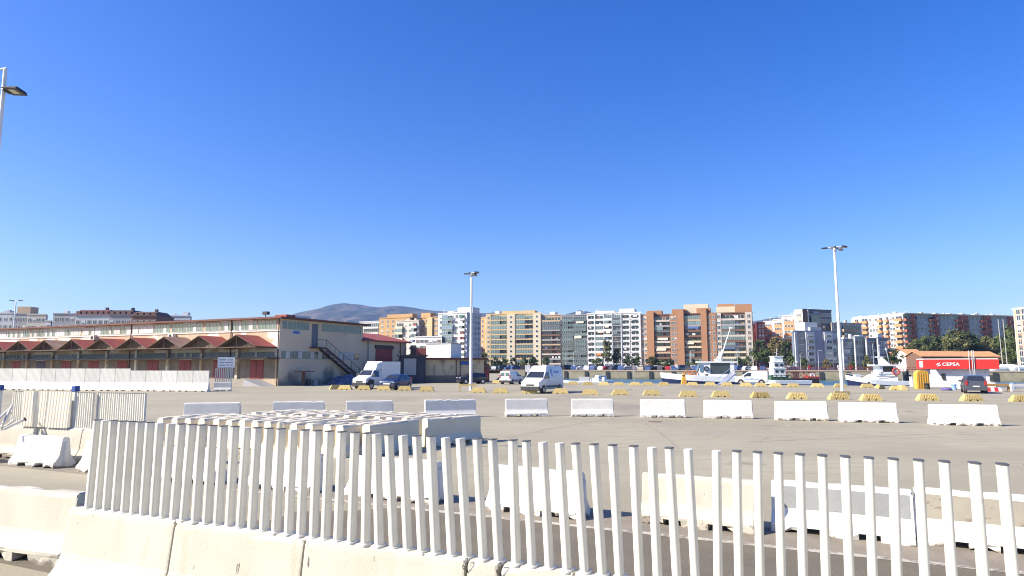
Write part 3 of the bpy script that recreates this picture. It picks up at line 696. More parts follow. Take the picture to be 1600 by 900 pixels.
obj('top_plate', MB().box(-1.2, 1.5, -.5, .5, 1.75, 1.87), M_rust, mc)
obj('column', MB().tube((0, 0, .0), (0, 0, 1.75), .22), M_rust, mc)
obj('drum', MB().tube((.7, -.2, 0), (.7, -.2, .8), .35, n=12), M_steel, mc); obj('drum', MB().tube((1.9, -.2, 0), (1.9, -.2, .65), .38, n=12), M_grey, mc)

# ------------------------------------------------------------------ yellow blocks
def block_mesh(seed, ribs):
    r = random.Random(seed); mb = MB()
    mb.frustum((-.78, .78, -.3, .3), (-.55, .55, -.16, .16), .10, .50)
    for x0, x1 in ((-.80, -.36), (-.2, .2), (.36, .80)): mb.frustum((x0, x1, -.31, .31), (max(x0, -.78), min(x1, .78), -.30, .30), 0, .0995)
    if ribs:
        n = 9
        for i in range(n):
            x = -.56 + i * 1.12 / (n - 1); k = .92 - .24 * .0
            for s in (-1, 1):
                def q(xx, z, o): return (xx * (1 - (z - .1) * .55), s * (.30 - .14 * (z - .1) / .4 + o), z)
                a = [q(x - .025, .16, .0), q(x + .025, .16, .0), q(x + .025, .45, .0), q(x - .025, .45, .0)]
                b = [q(x - .025, .16, .03), q(x + .025, .16, .03), q(x + .025, .45, .03), q(x - .025, .45, .03)]
                mb.loft([a, b])
    return mb.mesh('yellow_block', M_yel)
BLK = [block_mesh(i, i >= 2) for i in range(4)]
nearb = [(524.4, 608.5), (538, 609), (568, 609.6), (599, 610), (632, 610.4), (666, 611.5), (747, 613.7), (782, 614.5), (827.5, 615), (876, 615.3), (922.5, 617), (970, 617.5), (1019, 618), (1076.7, 620), (1128, 620.5), (1190, 622), (1247.7, 623.7), (1313, 624.4), (1364, 626), (1453, 626), (1522.7, 627), (1601, 628)]
farb = [(776, 598.8), (896, 601), (919, 602), (944, 602), (967.5, 602.2), (993, 602.4), (1013, 602.2), (1038, 602.6), (1083, 602.4), (1110.7, 602.6), (1137, 602.9), (1166.7, 603.7), (1190, 604.2), (1213, 604.7), (1241, 605), (1279, 605), (1314.7, 605.2), (1357, 605.7), (1377, 608), (1404.7, 609.6)]
for i, (px, py) in enumerate(nearb):
    p = G(px, py); o = link('yellow_block', BLK[2 + i % 2 if i > 14 else i % 2], None, (p.x, p.y + .3, 0), R(rnd.uniform(-4, 4) + (30 if i == 0 else -2))); o.scale = (.93, .93, .96)
    tag(o, f'faded yellow concrete block, {ORD[i]} from the left in the nearer row', 'block', 'yellow concrete blocks on the car park')
for i, (px, py) in enumerate(farb):
    p = G(px, py); o = link('yellow_block', BLK[i % 2], None, (p.x, p.y + .3, 0), R(rnd.uniform(-5, 5) + (35 if i == 18 else -8))); o.scale = (.9, .9, .9)
    if i == 18: o.rotation_euler = (R(14), R(8), R(35))
    tag(o, f'faded yellow concrete block, {ORD[i]} from the left in the row along the quay edge', 'block', 'yellow concrete blocks on the car park')
p = G(1412, 609.8); tag(link('yellow_block', BLK[0], None, (p.x, p.y + .35, .0), R(80)), 'yellow block turned end-on beside the last block of the quay row', 'block', 'yellow concrete blocks on the car park')

# ------------------------------------------------------------------ lamps
M_pole = mat('white_grey_pole', (.74, .76, .77), .45, (.68, .70, .71), 1)
def high_mast(label, px, py, ptop, spread, k_=1.0):
    b = G(px, py); zt = ZT(ptop, b.y)
    r = thing('lamp_mast', label, 'lamp mast', (b.x, b.y, 0), 0, 'tall lamp masts on the car park')
    obj('pole', MB().tube((0, 0, 0), (0, 0, zt), .17, .10, n=12), M_pole, r)
    obj('base_plate', MB().box(-.3, .3, -.3, .3, 0, .06), M_metal, r)
    obj('crossbar', MB().tube((-spread, 0, zt - .05), (spread, 0, zt + .12), .05).tube((0, -spread * .7, zt), (0, spread * .7, zt), .05).tube((-.3, .1, zt - .25), (.3, .1, zt - .25), .04), M_pole, r)
    for x, y, z, rz in ((-spread, 0, -.05, 0), (spread, 0, .1, 180), (.45 * k_, -spread * .6, -.32 * k_, 230), (-.35 * k_, -spread * .5, -.05, 300), (.4 * k_, spread * .6, .02, 130)):
        l = obj('floodlight', MB().frustum((-.40, .30, -.22, .22), (-.30, .22, -.14, .14), -.08, .09), M_blackp, r, (x, y, zt + z), R(rz), rot=(R(8), R(-6), R(rz)))
        obj('lamp_lens', MB().box(-.34, .22, -.18, .18, -.09, -.082), mat('dull_lamp_lens', (.35, .36, .36), .3), l); l.scale = (k_, k_, k_)
    return r
high_mast('white lamp mast with five floodlights beside the dark car', 735.5, 611, 427, .52, .72)
high_mast('white lamp mast with five floodlights between the yacht and the yellow blocks', 1316.5, 615, 387, .88, .8)
def guard(label, px0, px1, pt, pb):
    a = G(px0, pb); b = G(px1, pb); h = (pb - pt) / FOC * a.y
    mb = MB().box(0, .14, 0, .14, 0, h).box(b.x - a.x - .14, b.x - a.x, 0, .14, 0, h).box(.14, b.x - a.x - .14, 0, .14, h - .16, h)
    tag(obj('guard_rail', mb, M_yel, None, (a.x, a.y, 0)), label, 'guard rail')
guard('yellow portal rail guarding the foot of the lamp mast by the dark car', 717.5, 744, 600.5, 612)
guard('yellow slotted rail guarding the foot of the lamp mast by the yacht', 1304.5, 1328.5, 611.5, 618)
# sign seen from behind in front of the high-roof van
b = G(824.5, 612); r = thing('traffic_sign', 'thin post with a small grey sign plate in front of the high-roof van', 'sign', (b.x, b.y, 0))
obj('post', MB().tube((0, 0, 0), (0, 0, 2.6), .035), M_metal, r); obj('plate', MB().box(-.25, .25, -.03, -.01, 1.95, 2.6), M_metal, r)
b = G(991, 598); r = thing('traffic_sign', 'thin grey post with a square plate at the quay edge mid picture', 'sign', (b.x, b.y, 0))
obj('post', MB().tube((0, 0, 0), (0, 0, 2.7), .04), M_metal, r); obj('plate', MB().box(-.3, .3, -.03, -.01, 2.0, 2.6), mat('mauve_grey_plate', (.35, .3, .33), .6), r)
# street lamp cut by the left edge
t = P(8.5, 108, 18); r = thing('street_lamp', 'slim grey street lamp with a flat lantern cut by the left edge', 'street lamp', (t.x, t.y, 0))
zt = t.z
obj('pole', MB().tube((0, 0, 0), (0, 0, zt), .075, .05, n=12), M_pole, r)
obj('top_bracket', MB().tube((-.35, 0, zt - .03), (.03, 0, zt + .02), .03), M_metal, r)
l = obj('lantern', MB().frustum((.16, .74, -.19, .19), (.2, .70, -.14, .14), -.035, .045).box(-.02, .2, -.05, .05, -.03, .03).box(.08, .2, -.12, .12, -.05, .05), M_blackp, r, (0, 0, zt - .62), rot=(R(-14), R(9), R(-18)))
obj('lamp_lens', MB().box(.32, .58, -.1, .1, -.042, -.036), mat('pale_lamp_lens', (.55, .52, .42), .4), l)
# distant twin-arm lamp beyond the warehouse
t = P(25, 471, 150); r = thing('street_lamp', 'distant twin-armed street lamp standing behind the warehouse', 'street lamp', (t.x, t.y, 0))
obj('pole', MB().tube((0, 0, 0), (0, 0, t.z), .18, .12), M_pole, r)
for s in (-1, 1):
    l = obj('arm', MB().tube((0, 0, t.z - .1), (s * .8, 0, t.z + .1), .06), M_pole, r); obj('lantern', MB().box(min(s * .6, s * 1.4), max(s * .6, s * 1.4), -.2, .2, t.z + .1, t.z + .26), M_blackp, l)
# ------------------------------------------------------------------ city across the harbour
def wallmat(name, col, c2=None): return mat('facade_' + name, col, .85, c2 or tuple(c * .86 for c in col), .12)
W_yel = wallmat('yellow_ochre', (.53, .405, .22)); W_cream = wallmat('cream', (.58, .51, .37)); W_white = wallmat('bright_white', (.66, .65, .635)); W_orange = wallmat('orange_ochre', (.46, .29, .13))
W_brick = wallmat('brown_brick', (.36, .185, .095), (.30, .155, .08)); W_dkbrick = wallmat('dark_brick', (.17, .095, .065)); W_tan = wallmat('tan', (.45, .33, .22)); W_rust = wallmat('rust_red', (.38, .13, .08)); W_red = wallmat('red_brown', (.30, .07, .045))
W_grey = wallmat('mid_grey', (.30, .30, .31)); W_dkgrey = wallmat('dark_grey', (.13, .13, .15)); W_lgrey = wallmat('pale_grey', (.47, .48, .49)); W_blue = wallmat('blue_grey', (.19, .235, .30)); W_lilac = wallmat('lilac_grey', (.27, .27, .33))
W_terra = wallmat('terracotta', (.62, .27, .12)); W_pink = wallmat('pink_orange', (.72, .33, .22)); W_greygreen = wallmat('grey_green', (.38, .41, .39)); W_beige = wallmat('beige_grey', (.50, .45, .38))
W_shade = wallmat('dark_recess', (.09, .08, .075)); W_rail = mat('balcony_rail_metal', (.30, .31, .32), .5)
CURT = [mat('awning_green', (.05, .13, .09), .8), mat('awning_orange', (.50, .18, .06), .8), mat('awning_cream', (.62, .55, .42), .8), mat('awning_blue', (.06, .12, .28), .8), mat('blind_white', (.66, .66, .63), .8), mat('blind_brown', (.20, .12, .08), .8)]
br = random.Random(21)
CLUT = [CURT[4], CURT[5], mat('laundry_white', (.6, .6, .6), .9), mat('laundry_blue', (.12, .17, .32), .9), mat('laundry_red', (.3, .07, .06), .9), mat('plant_green', (.05, .08, .03), .9), mat('dark_cloth', (.04, .04, .05), .9), mat('cane_screen', (.34, .25, .14), .9)]
W_FR = mat('white_window_frame', (.62, .62, .60), .6)

class Bld:
    def __init__(s, name, label, pxA, YA, pxB, YB, ytop, nfl, wall, depth=14, z0=1.05, group=None, cat='building', skew=None):
        A = P(pxA, 572, YA); B = P(pxB, 572, YB); s.w = math.hypot(B.x - A.x, B.y - A.y)
        s.rz = math.atan2(B.y - A.y, B.x - A.x); s.z1 = ZT(ytop, (YA + YB) / 2) ; s.z0 = z0
        s.h = s.z1 - z0; s.n = nfl; s.fh = (s.h - .6) / nfl; s.wall = wall; s.depth = depth
        s.root = thing(name, label, cat, (A.x, A.y, z0), s.rz, group)
        c_, s2 = math.cos(s.rz), math.sin(s.rz)
        def edge(px, tw):        # plan sheared so side walls run close to the line of sight, nearly hidden
            k = ray(px, 572); dx, dy = k.x * c_ + k.y * s2, -k.x * s2 + k.y * c_
            return dx / max(dy, .25) + tw
        pm = (pxA + pxB) / 2
        ka, kb = (edge(pxA, -.05), edge(pxA, -.05)) if pm > 800 else (edge(pxB, .05), edge(pxB, .05))
        if s.rz < R(-60): ka = kb = -.95
        if skew is not None: ka = kb = skew
        ka = kb = max(-1.2, min(1.2, ka)); s.ka = ka
        pl_ = [(0, 0), (s.w, 0), (s.w + kb * depth, depth), (ka * depth, depth)]
        obj('wall', MB().loft([[(x, y, -3) for x, y in pl_], [(x, y, s.h) for x, y in pl_]]), wall, s.root)
        s.pxA, s.pxB, s.YA, s.YB = pxA, pxB, YA, YB
        s.wins = []; s.k = 0
        s.roofedge()
    def u(s, px):            # picture column -> distance along the facade
        r = (px - 800) / FOC / ray(px, 572).y
        A = P(s.pxA, 572, s.YA); B = P(s.pxB, 572, s.YB); d = Vector((B.x - A.x, B.y - A.y)) / s.w
        k = ray(px, 572); q = k.x / k.y
        return (q * A.y - A.x) / (d.x - q * d.y)
    def roofedge(s):
        m = MB().box(-.15, s.w + .15, -.25, .0, s.h, s.h + .5); e = s.ka * s.depth
        for x in (0, s.w): m.loft([[(x - .12, .003, s.h), (x + .12, .003, s.h), (x + .12 + e, s.depth, s.h), (x - .12 + e, s.depth, s.h)], [(x - .12, .003, s.h + .5), (x + .12, .003, s.h + .5), (x + .12 + e, s.depth, s.h + .5), (x - .12 + e, s.depth, s.h + .5)]])
        obj('parapet', m, s.wall, s.root)
    def box(s, p0, p1, dz, m, y0=2.0, y1=7.0, nm='roof_box'):
        a, b = s.u(p0), s.u(p1); return obj(nm, MB().box(a, b, y0, y1, s.h - .2, s.h + dz), m, s.root)
    def pier(s, p0, p1, d, m=None, top=0.0, z0=-3):
        a, b = s.u(p0), s.u(p1); return obj('pier', MB().box(a, b, -d, -.004, z0, s.h + top), m or s.wall, s.root)
    def window(s, x, i, ww, wh, d=0.0, g=None, sill=.9, blind=.42):
        z = i * s.fh + sill; s.wins.append((x, z, ww, wh, d, g or M_glass, blind))
    def windows(s, p0, p1, n, ww=1.2, wh=1.4, d=0.0, g=None, lo=0, hi=None, sill=.9, round_=False):
        a, b = s.u(p0), s.u(p1)
        for i in range(s.n - 1, lo - 1, -1):
            if hi is not None and i >= hi: continue
            for k in range(n):
                x = a + (b - a) * (k + .5) / n
                if round_: s.round(x, i, d)
                else: s.window(x, i, min(ww, (b - a) / n * .8), wh, d, g, sill)
    def round(s, x, i, d):
        z = i * s.fh + 1.5; mb = MB()
        mb.tube((x, -d - .004, z), (x, -d - .05, z), .75, n=12, mi=0, smooth=False); mb.tube((x, -d - .051, z), (x, -d - .08, z), .58, n=12, mi=1, smooth=False)
        obj('window', mb, [W_FR, M_glass], s.root)
    def done(s):
        mesh_cache = {}; rest = MB(); nwin = sum(1 for c in s.root.children if c.name.startswith('window'))
        mats = [W_FR, M_glass, M_glassb, M_glassg, CURT[4], CURT[5]]
        for j, (x, z, ww, wh, d, g, bl) in enumerate(s.wins):
            b = br.random() < bl; bm_ = br.choice((4, 5)); hh = br.uniform(.3, .8)
            gi = mats.index(g); key = (round(ww, 2), round(wh, 2), gi, b and (bm_, round(hh, 1)))
            tgt = MB() if nwin + j < 98 else rest
            ox, oy, oz = (0, 0, 0) if tgt is not rest else (x, -d, z)
            if tgt is not rest and key in mesh_cache: link('window', mesh_cache[key], s.root, (x, -d, z)); continue
            tgt.box(ox - ww / 2, ox + ww / 2, oy - .03, oy - .004, oz, oz + wh, gi)
            for q in ((ox - ww / 2 - .1, ox - ww / 2, oz - .1, oz + wh + .1), (ox + ww / 2, ox + ww / 2 + .1, oz - .1, oz + wh + .1), (ox - ww / 2, ox + ww / 2, oz - .12, oz), (ox - ww / 2, ox + ww / 2, oz + wh, oz + wh + .1), (ox - .04, ox + .04, oz, oz + wh)): tgt.box(q[0], q[1], oy - .10, oy - .004 if q[1] - q[0] > .09 else oy - .031, q[2], q[3], 0)
            if b: tgt.box(ox - ww / 2, ox + ww / 2, oy - .06, oy - .032, oz + wh * (1 - hh), oz + wh, bm_)
            if tgt is not rest: me = tgt.mesh('window', mats); mesh_cache[key] = me; link('window', me, s.root, (x, -d, z))
        if rest.v: o = obj('window_grid', rest, mats, s.root); o['kind'] = 'stuff'
        return s
    def balconies(s, p0, p1, m_, d=1.3, g=None, glazed=.35, awn=.12, para='solid', lo=0, hi=None, back=None, ph=1.0, awns=(0, 1, 2, 3), rows=1):
        """column of balconies: slab, parapet, dark glazed back wall, and here and there an awning or a glazed-in front"""
        a, b = s.u(p0), s.u(p1); wd = (b - a)
        for i in range(lo, hi or s.n):
            z = i * s.fh; m = br.choice([W_grey, W_tan, W_dkbrick, W_beige, W_dkgrey, W_cream]) if back is not None else m_
            bal = MB().box(a + .05, b - .05, -d, -.004, z - .12, z + .08)
            if para == 'solid': bal.box(a + .05, b - .05, -d - .1, -d - .001, z - .2, z + ph).box(a + .05, a + .15, -d, -.004, z + .081, z + ph).box(b - .15, b - .05, -d, -.004, z + .081, z + ph)
            elif para == 'glass': bal.box(a + .05, b - .05, -d - .05, -d - .001, z + .05, z + ph, 1).box(a + .05, b - .05, -d - .08, -d - .055, z + ph, z + ph + .08, 0)
            else:
                bal.box(a + .05, b - .05, -d - .05, -d - .001, z + ph - .08, z + ph, 1)
                nn = max(4, int(wd / .3))
                for q in range(nn): x = a + .08 + (wd - .2) * q / (nn - 1); bal.box(x, x + .05, -d - .04, -d - .005, z + .08, z + ph - .081, 1)
            o = obj('balcony', bal, [m, M_glassg if para == 'glass' else W_rail], s.root)
            bk = MB().box(a + .3, b - .3, -.06, -.004, z + .085, z + s.fh - .35, 0)
            nn = max(2, int(wd / 1.6))
            for q in range(nn + 1): x = a + .3 + (wd - .6) * q / nn; bk.box(x - .06, x + .06, -.09, -.061, z + .085, z + s.fh - .35, 1)
            if back is not None: bk.box(a + wd * .5, a + wd * .72, -.08, -.0605, z + .085, z + s.fh - .35, 2)
            obj('balcony_window', bk, [g or M_glass, W_FR, back or W_FR], o)
            if br.random() < .6:
                cl = MB(); zz = z + (ph if para != 'solid' else ph) + .05
                for _ in range(br.choice((1, 2, 2, 3))):
                    x0 = a + .3 + br.random() * max(.2, wd - 1.6); w3 = br.uniform(.5, 1.3); h3 = br.uniform(.4, 1.1)
                    cl.box(x0, x0 + w3, -d + .12 + .04 * br.random(), -d + .17 + .04 * br.random(), zz, zz + h3)
                obj('clutter', cl, br.choice(CLUT), o)
            t = br.random()
            if t < glazed:
                gl = MB(); c0, c1 = (a + .1, b - .1) if br.random() < .6 else (a + .1, a + wd * .55)
                gl.box(c0, c1, -d - .02, -d + .03, z + ph + .09, z + s.fh - .13, 0)
                nn = max(2, int((c1 - c0) / .9))
                for q in range(nn + 1): x = c0 + (c1 - c0) * q / nn; gl.box(x - .035, x + .035, -d - .05, -d - .021, z + ph + .09, z + s.fh - .13, 1)
                obj('glazing', gl, [g or M_glassg, W_FR], o)
            elif t < glazed + awn:
                x0 = a + .1 + br.random() * wd * .3; x1 = min(b - .1, x0 + wd * br.uniform(.4, .7)); q = br.uniform(.5, 1.3)
                obj('awning', MB().add([(x0, -d, z + s.fh - .15), (x1, -d, z + s.fh - .15), (x1, -d - .5, z + s.fh - .15 - q), (x0, -d - .5, z + s.fh - .15 - q)], [(0, 1, 2, 3)]), CURT[br.choice(awns)], o)
    def aerials(s, n=4):
        for i in range(n):
            x = br.uniform(.1, .9) * s.w; h = br.uniform(1.2, 3.0); y = br.uniform(.5, s.depth * .6)
            obj('aerial', MB().tube((x, y, s.h), (x, y, s.h + h), .06, n=5).box(x - .6, x + .6, y - .03, y + .03, s.h + h - .3, s.h + h - .2), M_metal, s.root)
    def vents(s, n=5, m=None):
        for i in range(n):
            x = br.uniform(.05, .9) * s.w; y = br.uniform(1, s.depth * .5); ww = br.uniform(.8, 2.4); obj('roof_box', MB().box(x, x + ww, y, y + ww, s.h - .1, s.h + br.uniform(.9, 2.0)), m or W_white, s.root)

g_w = 'apartment blocks on the harbour front'
# --- far left, seen over the warehouse roof
b = Bld('apartment_block', 'pale grey flat roofed block at the far left over the warehouse', -30, 300, 16, 300, 490, 7, W_lgrey, group='city blocks behind the warehouse'); b.windows(-28, 15, 5); b.done(); b.vents(3, W_lgrey)
b = Bld('apartment_block', 'grey block with a raised brown top behind the distant street lamp', 13, 290, 36, 290, 491, 7, W_grey, group='city blocks behind the warehouse'); b.box(14, 35, 3.5, W_tan); b.windows(13, 36, 3); b.done()
b = Bld('apartment_block', 'beige stepped block right of the distant street lamp', 36, 285, 66, 285, 492, 7, W_beige, group='city blocks behind the warehouse'); b.windows(37, 65, 4); b.done()
b = Bld('apartment_block', 'low grey wing stepping down right of the beige block', 66, 285, 74, 285, 502, 6, W_lgrey, group='city blocks behind the warehouse'); b.windows(67, 73, 1); b.done()
b = Bld('apartment_block', 'grey block with dark windows left of the maroon roofed houses', 77, 280, 112, 280, 491, 7, W_grey, group='city blocks behind the warehouse'); b.windows(78, 111, 4); b.done(); b.vents(2)
def mansard(label, p0, p1, ye, yt, Y, m, mw, n):
    b = Bld('terraced_house', label, p0, Y, p1, Y, ye, 6, mw, skew=0, group='maroon roofed houses behind the warehouse'); hh = ZT(yt, Y) - b.z1
    r = MB(); r.frustum((-.4, b.w + .4, -.5, 12), (.8, b.w - .8, 2.0, 10), b.h + .51, b.h + .5 + hh, 0); obj('roof', r, m, b.root); b.windows(p0, p1, n, 1.3, 1.5); b.done()
    for k in range(n): x = b.w * (k + .5) / n; obj('dormer', MB().box(x - .8, x + .8, -.2, 2, b.h + .7, b.h + .5 + hh * .7), W_dkbrick, b.root)
    obj('chimney', MB().box(b.w * .7, b.w * .7 + 1, 4, 5, b.h + .5 + hh - .3, b.h + 1.7 + hh), m, b.root)
M_maroof = mat('maroon_slate', (.13, .04, .055), .8, (.09, .03, .04), .4)
mansard('grey house with a maroon mansard roof and dormers over the warehouse', 112, 165, 494, 485.5, 275, M_maroof, W_lgrey, 6)
mansard('dark house with a nearly black purple roof over the warehouse', 165, 201, 494, 486, 272, mat('purple_black_slate', (.05, .03, .045), .8), W_grey, 4)
mansard('house with a brown roof and chimney at the right end of the maroon terrace', 201, 240, 495, 488.5, 270, mat('brown_slate', (.11, .06, .05), .8), W_dkbrick, 4)
b = Bld('apartment_block', 'small glass topped block peeping over the warehouse roof', 258, 300, 293, 300, 494.5, 7, W_lgrey, group='city blocks behind the warehouse'); b.windows(259, 292, 5, g=M_glassb); b.done(); b.vents(3)
# --- centre left, behind the annexes
b = Bld('apartment_block', 'pale terraced block right above the red annex roof', 560, 420, 596, 410, 503, 8, W_lgrey, group=g_w); b.balconies(566, 592, W_lgrey, awn=.05); b.windows(592, 596, 1); b.done()
b = Bld('apartment_block', 'orange ochre block left of the beige balconied block', 591, 400, 640, 390, 497, 10, W_orange, group=g_w); b.windows(592, 617, 3); b.windows(618, 640, 3); b.box(600, 640, 2.4, W_orange); b.done(); b.aerials(4)
b = Bld('apartment_block', 'beige balconied block with white slabs in front of the orange ones', 617, 360, 653, 352, 502, 8, W_beige, group=g_w); b.balconies(618, 630, W_cream, awn=.05); b.windows(630, 643, 2, g=M_glass); b.balconies(643, 652, W_white, awn=.1); b.done(); b.vents(3, W_beige)
b = Bld('apartment_block', 'orange block with a tall stair head left of the white tower', 640, 400, 686, 388, 497, 10, W_orange, group=g_w); b.pier(668, 676, 1.0, W_yel); b.windows(653, 668, 3); b.windows(677, 685, 2); b.box(653, 668, 3.2, W_orange); b.done(); b.aerials(3)
b = Bld('apartment_block', 'low white block with strip windows at the foot of the white tower', 648, 300, 690, 296, 527, 5, W_white, group=g_w); b.windows(649, 689, 6, 2.6, 1.3); b.done()
# white tower, two faces
b = Bld('apartment_tower', 'white tower with a column of blue glazed balconies behind the lamp mast', 684, 300, 729, 293, 490, 10, W_white, depth=.5, group=g_w)
b.windows(685, 691, 1); b.balconies(692, 709, W_lgrey, g=M_glassb, glazed=.95, awn=0, para='glass'); b.windows(710, 716, 1); b.balconies(717.5, 727, W_white, d=.9, awn=.25, glazed=.1, awns=(0, 2)); b.done()
A = P(729, 572, 284)
b2 = Bld('tower_face', None, 729, 293.5, 751, 304, 491, 10, W_lgrey, depth=.5); b2.windows(730, 750, 4, 1.1, 1.3); b2.done()
b2.root['label'] = ''
for k in ('label', 'category'): del b2.root[k]
b2.root.name = 'side_wing'
mw = b2.root.matrix_basis.copy(); bpy.context.view_layer.update()
pl = b.root.matrix_basis.inverted() @ mw
# hang the side face's pieces directly under the tower as its parts
for ch in list(b2.root.children):
    ch.parent = b.root; ch.matrix_basis = pl @ ch.matrix_basis
bpy.data.objects.remove(b2.root)
pA = b.root.matrix_basis.inverted()
q = [pA @ Vector((*P(x, 572, Y).xy, 1.05)) for x, Y in ((684.4, 300.4), (728.8, 293.7), (750.6, 304.3), (706, 314))]
tm = MB().loft([[(v.x, v.y, -3) for v in q], [(v.x, v.y, b.h - .05) for v in q]]); obj('core', tm, W_lgrey, b.root)
obj('roof_box', MB().box(7, 15, 5, 11, b.h - .1, b.h + 3.0), W_white, b.root); obj('roof_box', MB().box(3, 6.5, 3, 8, b.h - .1, b.h + 1.5), W_lgrey, b.root)
b.aerials(5)
b = Bld('apartment_block', 'narrow orange block between the white tower and the yellow block', 744, 400, 764, 392, 497, 10, W_orange, group=g_w); b.windows(745, 763, 3); b.done()
# yellow block
b = Bld('apartment_block', 'yellow block with green glazed balconies and round windows', 760.5, 350, 847, 340, 491, 11, W_yel, group=g_w)
b.pier(760.5, 768, 1.4, W_yel); b.windows(761, 768, 1, 1.0, 1.2, d=1.4); b.balconies(768.5, 793, W_yel, g=M_glassg, glazed=.75, awn=.1, awns=(0, 2), ph=.4); b.pier(793.5, 806, 1.6, W_cream); b.windows(794, 806, 1, d=1.6, round_=True)
b.balconies(807, 834, W_yel, g=M_glassg, glazed=.7, awn=.12, awns=(0, 2, 1), ph=.4); b.pier(834.5, 846.5, 1.5, W_cream); b.windows(835, 846, 1, d=1.5, round_=True)
b.box(781, 833, 2.0, W_yel, 3, 8); b.box(770, 777, 2.2, W_white, 3, 6); b.aerials(5); b.done()
b = Bld('apartment_block', 'brown and grey block of open balconies right of the yellow one', 847, 340, 878, 336.5, 493, 11, W_tan, group=g_w)
b.balconies(848, 877.5, W_tan, g=M_glass, glazed=.25, awn=.12, awns=(1, 2, 3), back=CURT[5], ph=.55); b.box(858, 866, 2, W_white); b.done(); b.aerials(3)
b = Bld('apartment_block', 'grey glazed block between the brown and the white blocks', 878, 336.5, 918.5, 332, 493, 11, W_grey, group=g_w)
b.balconies(879, 897, W_grey, g=M_glass, glazed=.8, awn=.1, para='glass', awns=(0, 1, 2)); b.balconies(897.5, 918, W_grey, g=M_glass, glazed=.8, awn=.1, para='glass', awns=(0, 2)); b.box(899, 907, 2.2, W_white); b.done(); b.aerials(3)
# white block with arched balcony openings
b = Bld('apartment_block', 'white block with columns of round ended balcony openings', 918.5, 331, 1003, 322, 490, 10, W_white, group=g_w)
def arches(b, p0, p1, d, m, lo=0):
    a, c = b.u(p0), b.u(p1); wd = c - a
    for i in range(lo, b.n):
        z = i * b.fh; r = (b.fh - .95) / 2; zc = z + .75 + r; x0, x1 = a + .25 + r, c - .25 - r
        out = [(x0 + r * math.cos(t), zc + r * math.sin(t)) for t in [R(90 + 18 * k) for k in range(11)]] + [(x1 + r * math.cos(t), zc + r * math.sin(t)) for t in [R(-90 + 18 * k) for k in range(11)]]
        n = len(out); ring = []
        for x, zz in out:                    # project the hole outline on the bay's rectangle
            dx, dz = x - (a + c) / 2, zz - (z + b.fh / 2); s_ = min((wd / 2) / max(abs(dx), 1e-6), (b.fh / 2) / max(abs(dz), 1e-6)); ring.append(((a + c) / 2 + dx * s_, z + b.fh / 2 + dz * s_))
        mb = MB(); v = [(x, -d, zz) for x, zz in out] + [(x, -d, zz) for x, zz in ring] + [(x, -.1, zz) for x, zz in out]
        mb.add(v, [(k, (k + 1) % n, n + (k + 1) % n, n + k) for k in range(n)] + [(k, 2 * n + k, 2 * n + (k + 1) % n, (k + 1) % n) for k in range(n)])
        o = obj('balcony', mb, m, b.root)
        obj('balcony_window', MB().box(a + .3, c - .3, -.09, -.004, z + .3, z + b.fh - .3, 0).box((a + c) / 2 - .08, (a + c) / 2 + .08, -.13, -.091, z + .3, z + b.fh - .3, 1), [M_glass, W_FR], o)
        if br.random() < .22: obj('blind', MB().box(x0, x1 if br.random() < .5 else (x0 + x1) / 2, -.6, -.55, zc - r * .2, zc + r), CURT[br.choice((2, 4, 4, 5))], o)
for p0, p1 in ((919, 931), (973, 986), (987, 1001)): arches(b, p0, p1, .8, W_white)
b.balconies(931.5, 945, W_white, d=1.0, glazed=.35, awn=.25, awns=(0, 1, 2), ph=.8); b.balconies(958.5, 972, W_lgrey, d=1.0, glazed=.3, awn=.1, para='rail', ph=.9)
for p_ in (931.2, 945.2, 958.2, 972.4): b.pier(p_ - .5, p_ + .5, 1.2, W_white)
b.balconies(945.5, 958, W_white, d=1.2, glazed=.5, awn=.2, awns=(0, 2)); b.pier(1001.3, 1003, 1.3, W_white)
b.box(932, 960, 1.6, W_white, 2, 8); b.box(968, 992, 2.4, W_white, 2, 8); b.vents(3, W_white); b.aerials(6); b.done()
# brown brick block
b = Bld('apartment_block', 'tall brown brick block with stair towers and dark balcony columns', 1003, 322, 1179, 305, 491, 10, W_dkbrick, group=g_w)
b.pier(1003, 1012.5, .4, W_tan); b.windows(1004, 1012, 2, d=.4); b.pier(1012.8, 1024, 2.2, W_brick, 1.6); b.box(1013, 1036, 2.2, W_brick, .1, 5)
b.balconies(1024.3, 1049, W_tan, ph=.7, glazed=.3, awn=.12, awns=(0, 2, 3), back=CURT[5]); b.pier(1049.3, 1061, 1.8, W_brick, .4); b.windows(1050, 1060, 2, .8, 1.3, d=1.8, g=M_glass); b.pier(1061.3, 1071, 2.6, W_brick, 2.4); b.box(1052, 1074, 2.6, W_brick, .1, 5)
b.balconies(1071.3, 1097.5, W_tan, ph=.7, glazed=.35, awn=.12, awns=(0, 1, 2, 3), back=CURT[5]); b.pier(1097.8, 1107, 2.6, W_brick, 2.6); b.pier(1107.3, 1121.5, 1.8, W_brick, .4); b.windows(1107.5, 1121, 2, .8, 1.3, d=1.8); b.box(1091, 1113, 2.8, W_brick, .1, 5)
b.pier(1121.8, 1129.5, 1.5, W_beige, .2); b.windows(1122, 1129, 1, d=1.5); b.balconies(1129.8, 1167, W_grey, glazed=.45, awn=.1, awns=(0, 2, 3), back=CURT[4], ph=.7); b.pier(1167.3, 1178, 1.6, W_beige, .3); b.windows(1168, 1178, 1, d=1.6)
b.box(1070, 1109, 5.0, W_cream, 3, 9); b.box(1122, 1152, 3.4, W_cream, 2.5, 9); b.box(1124, 1150, 4.8, W_brick, 4, 8); b.box(1151.5, 1178.5, 4.2, W_brick, .6, 9); b.aerials(8); b.done()
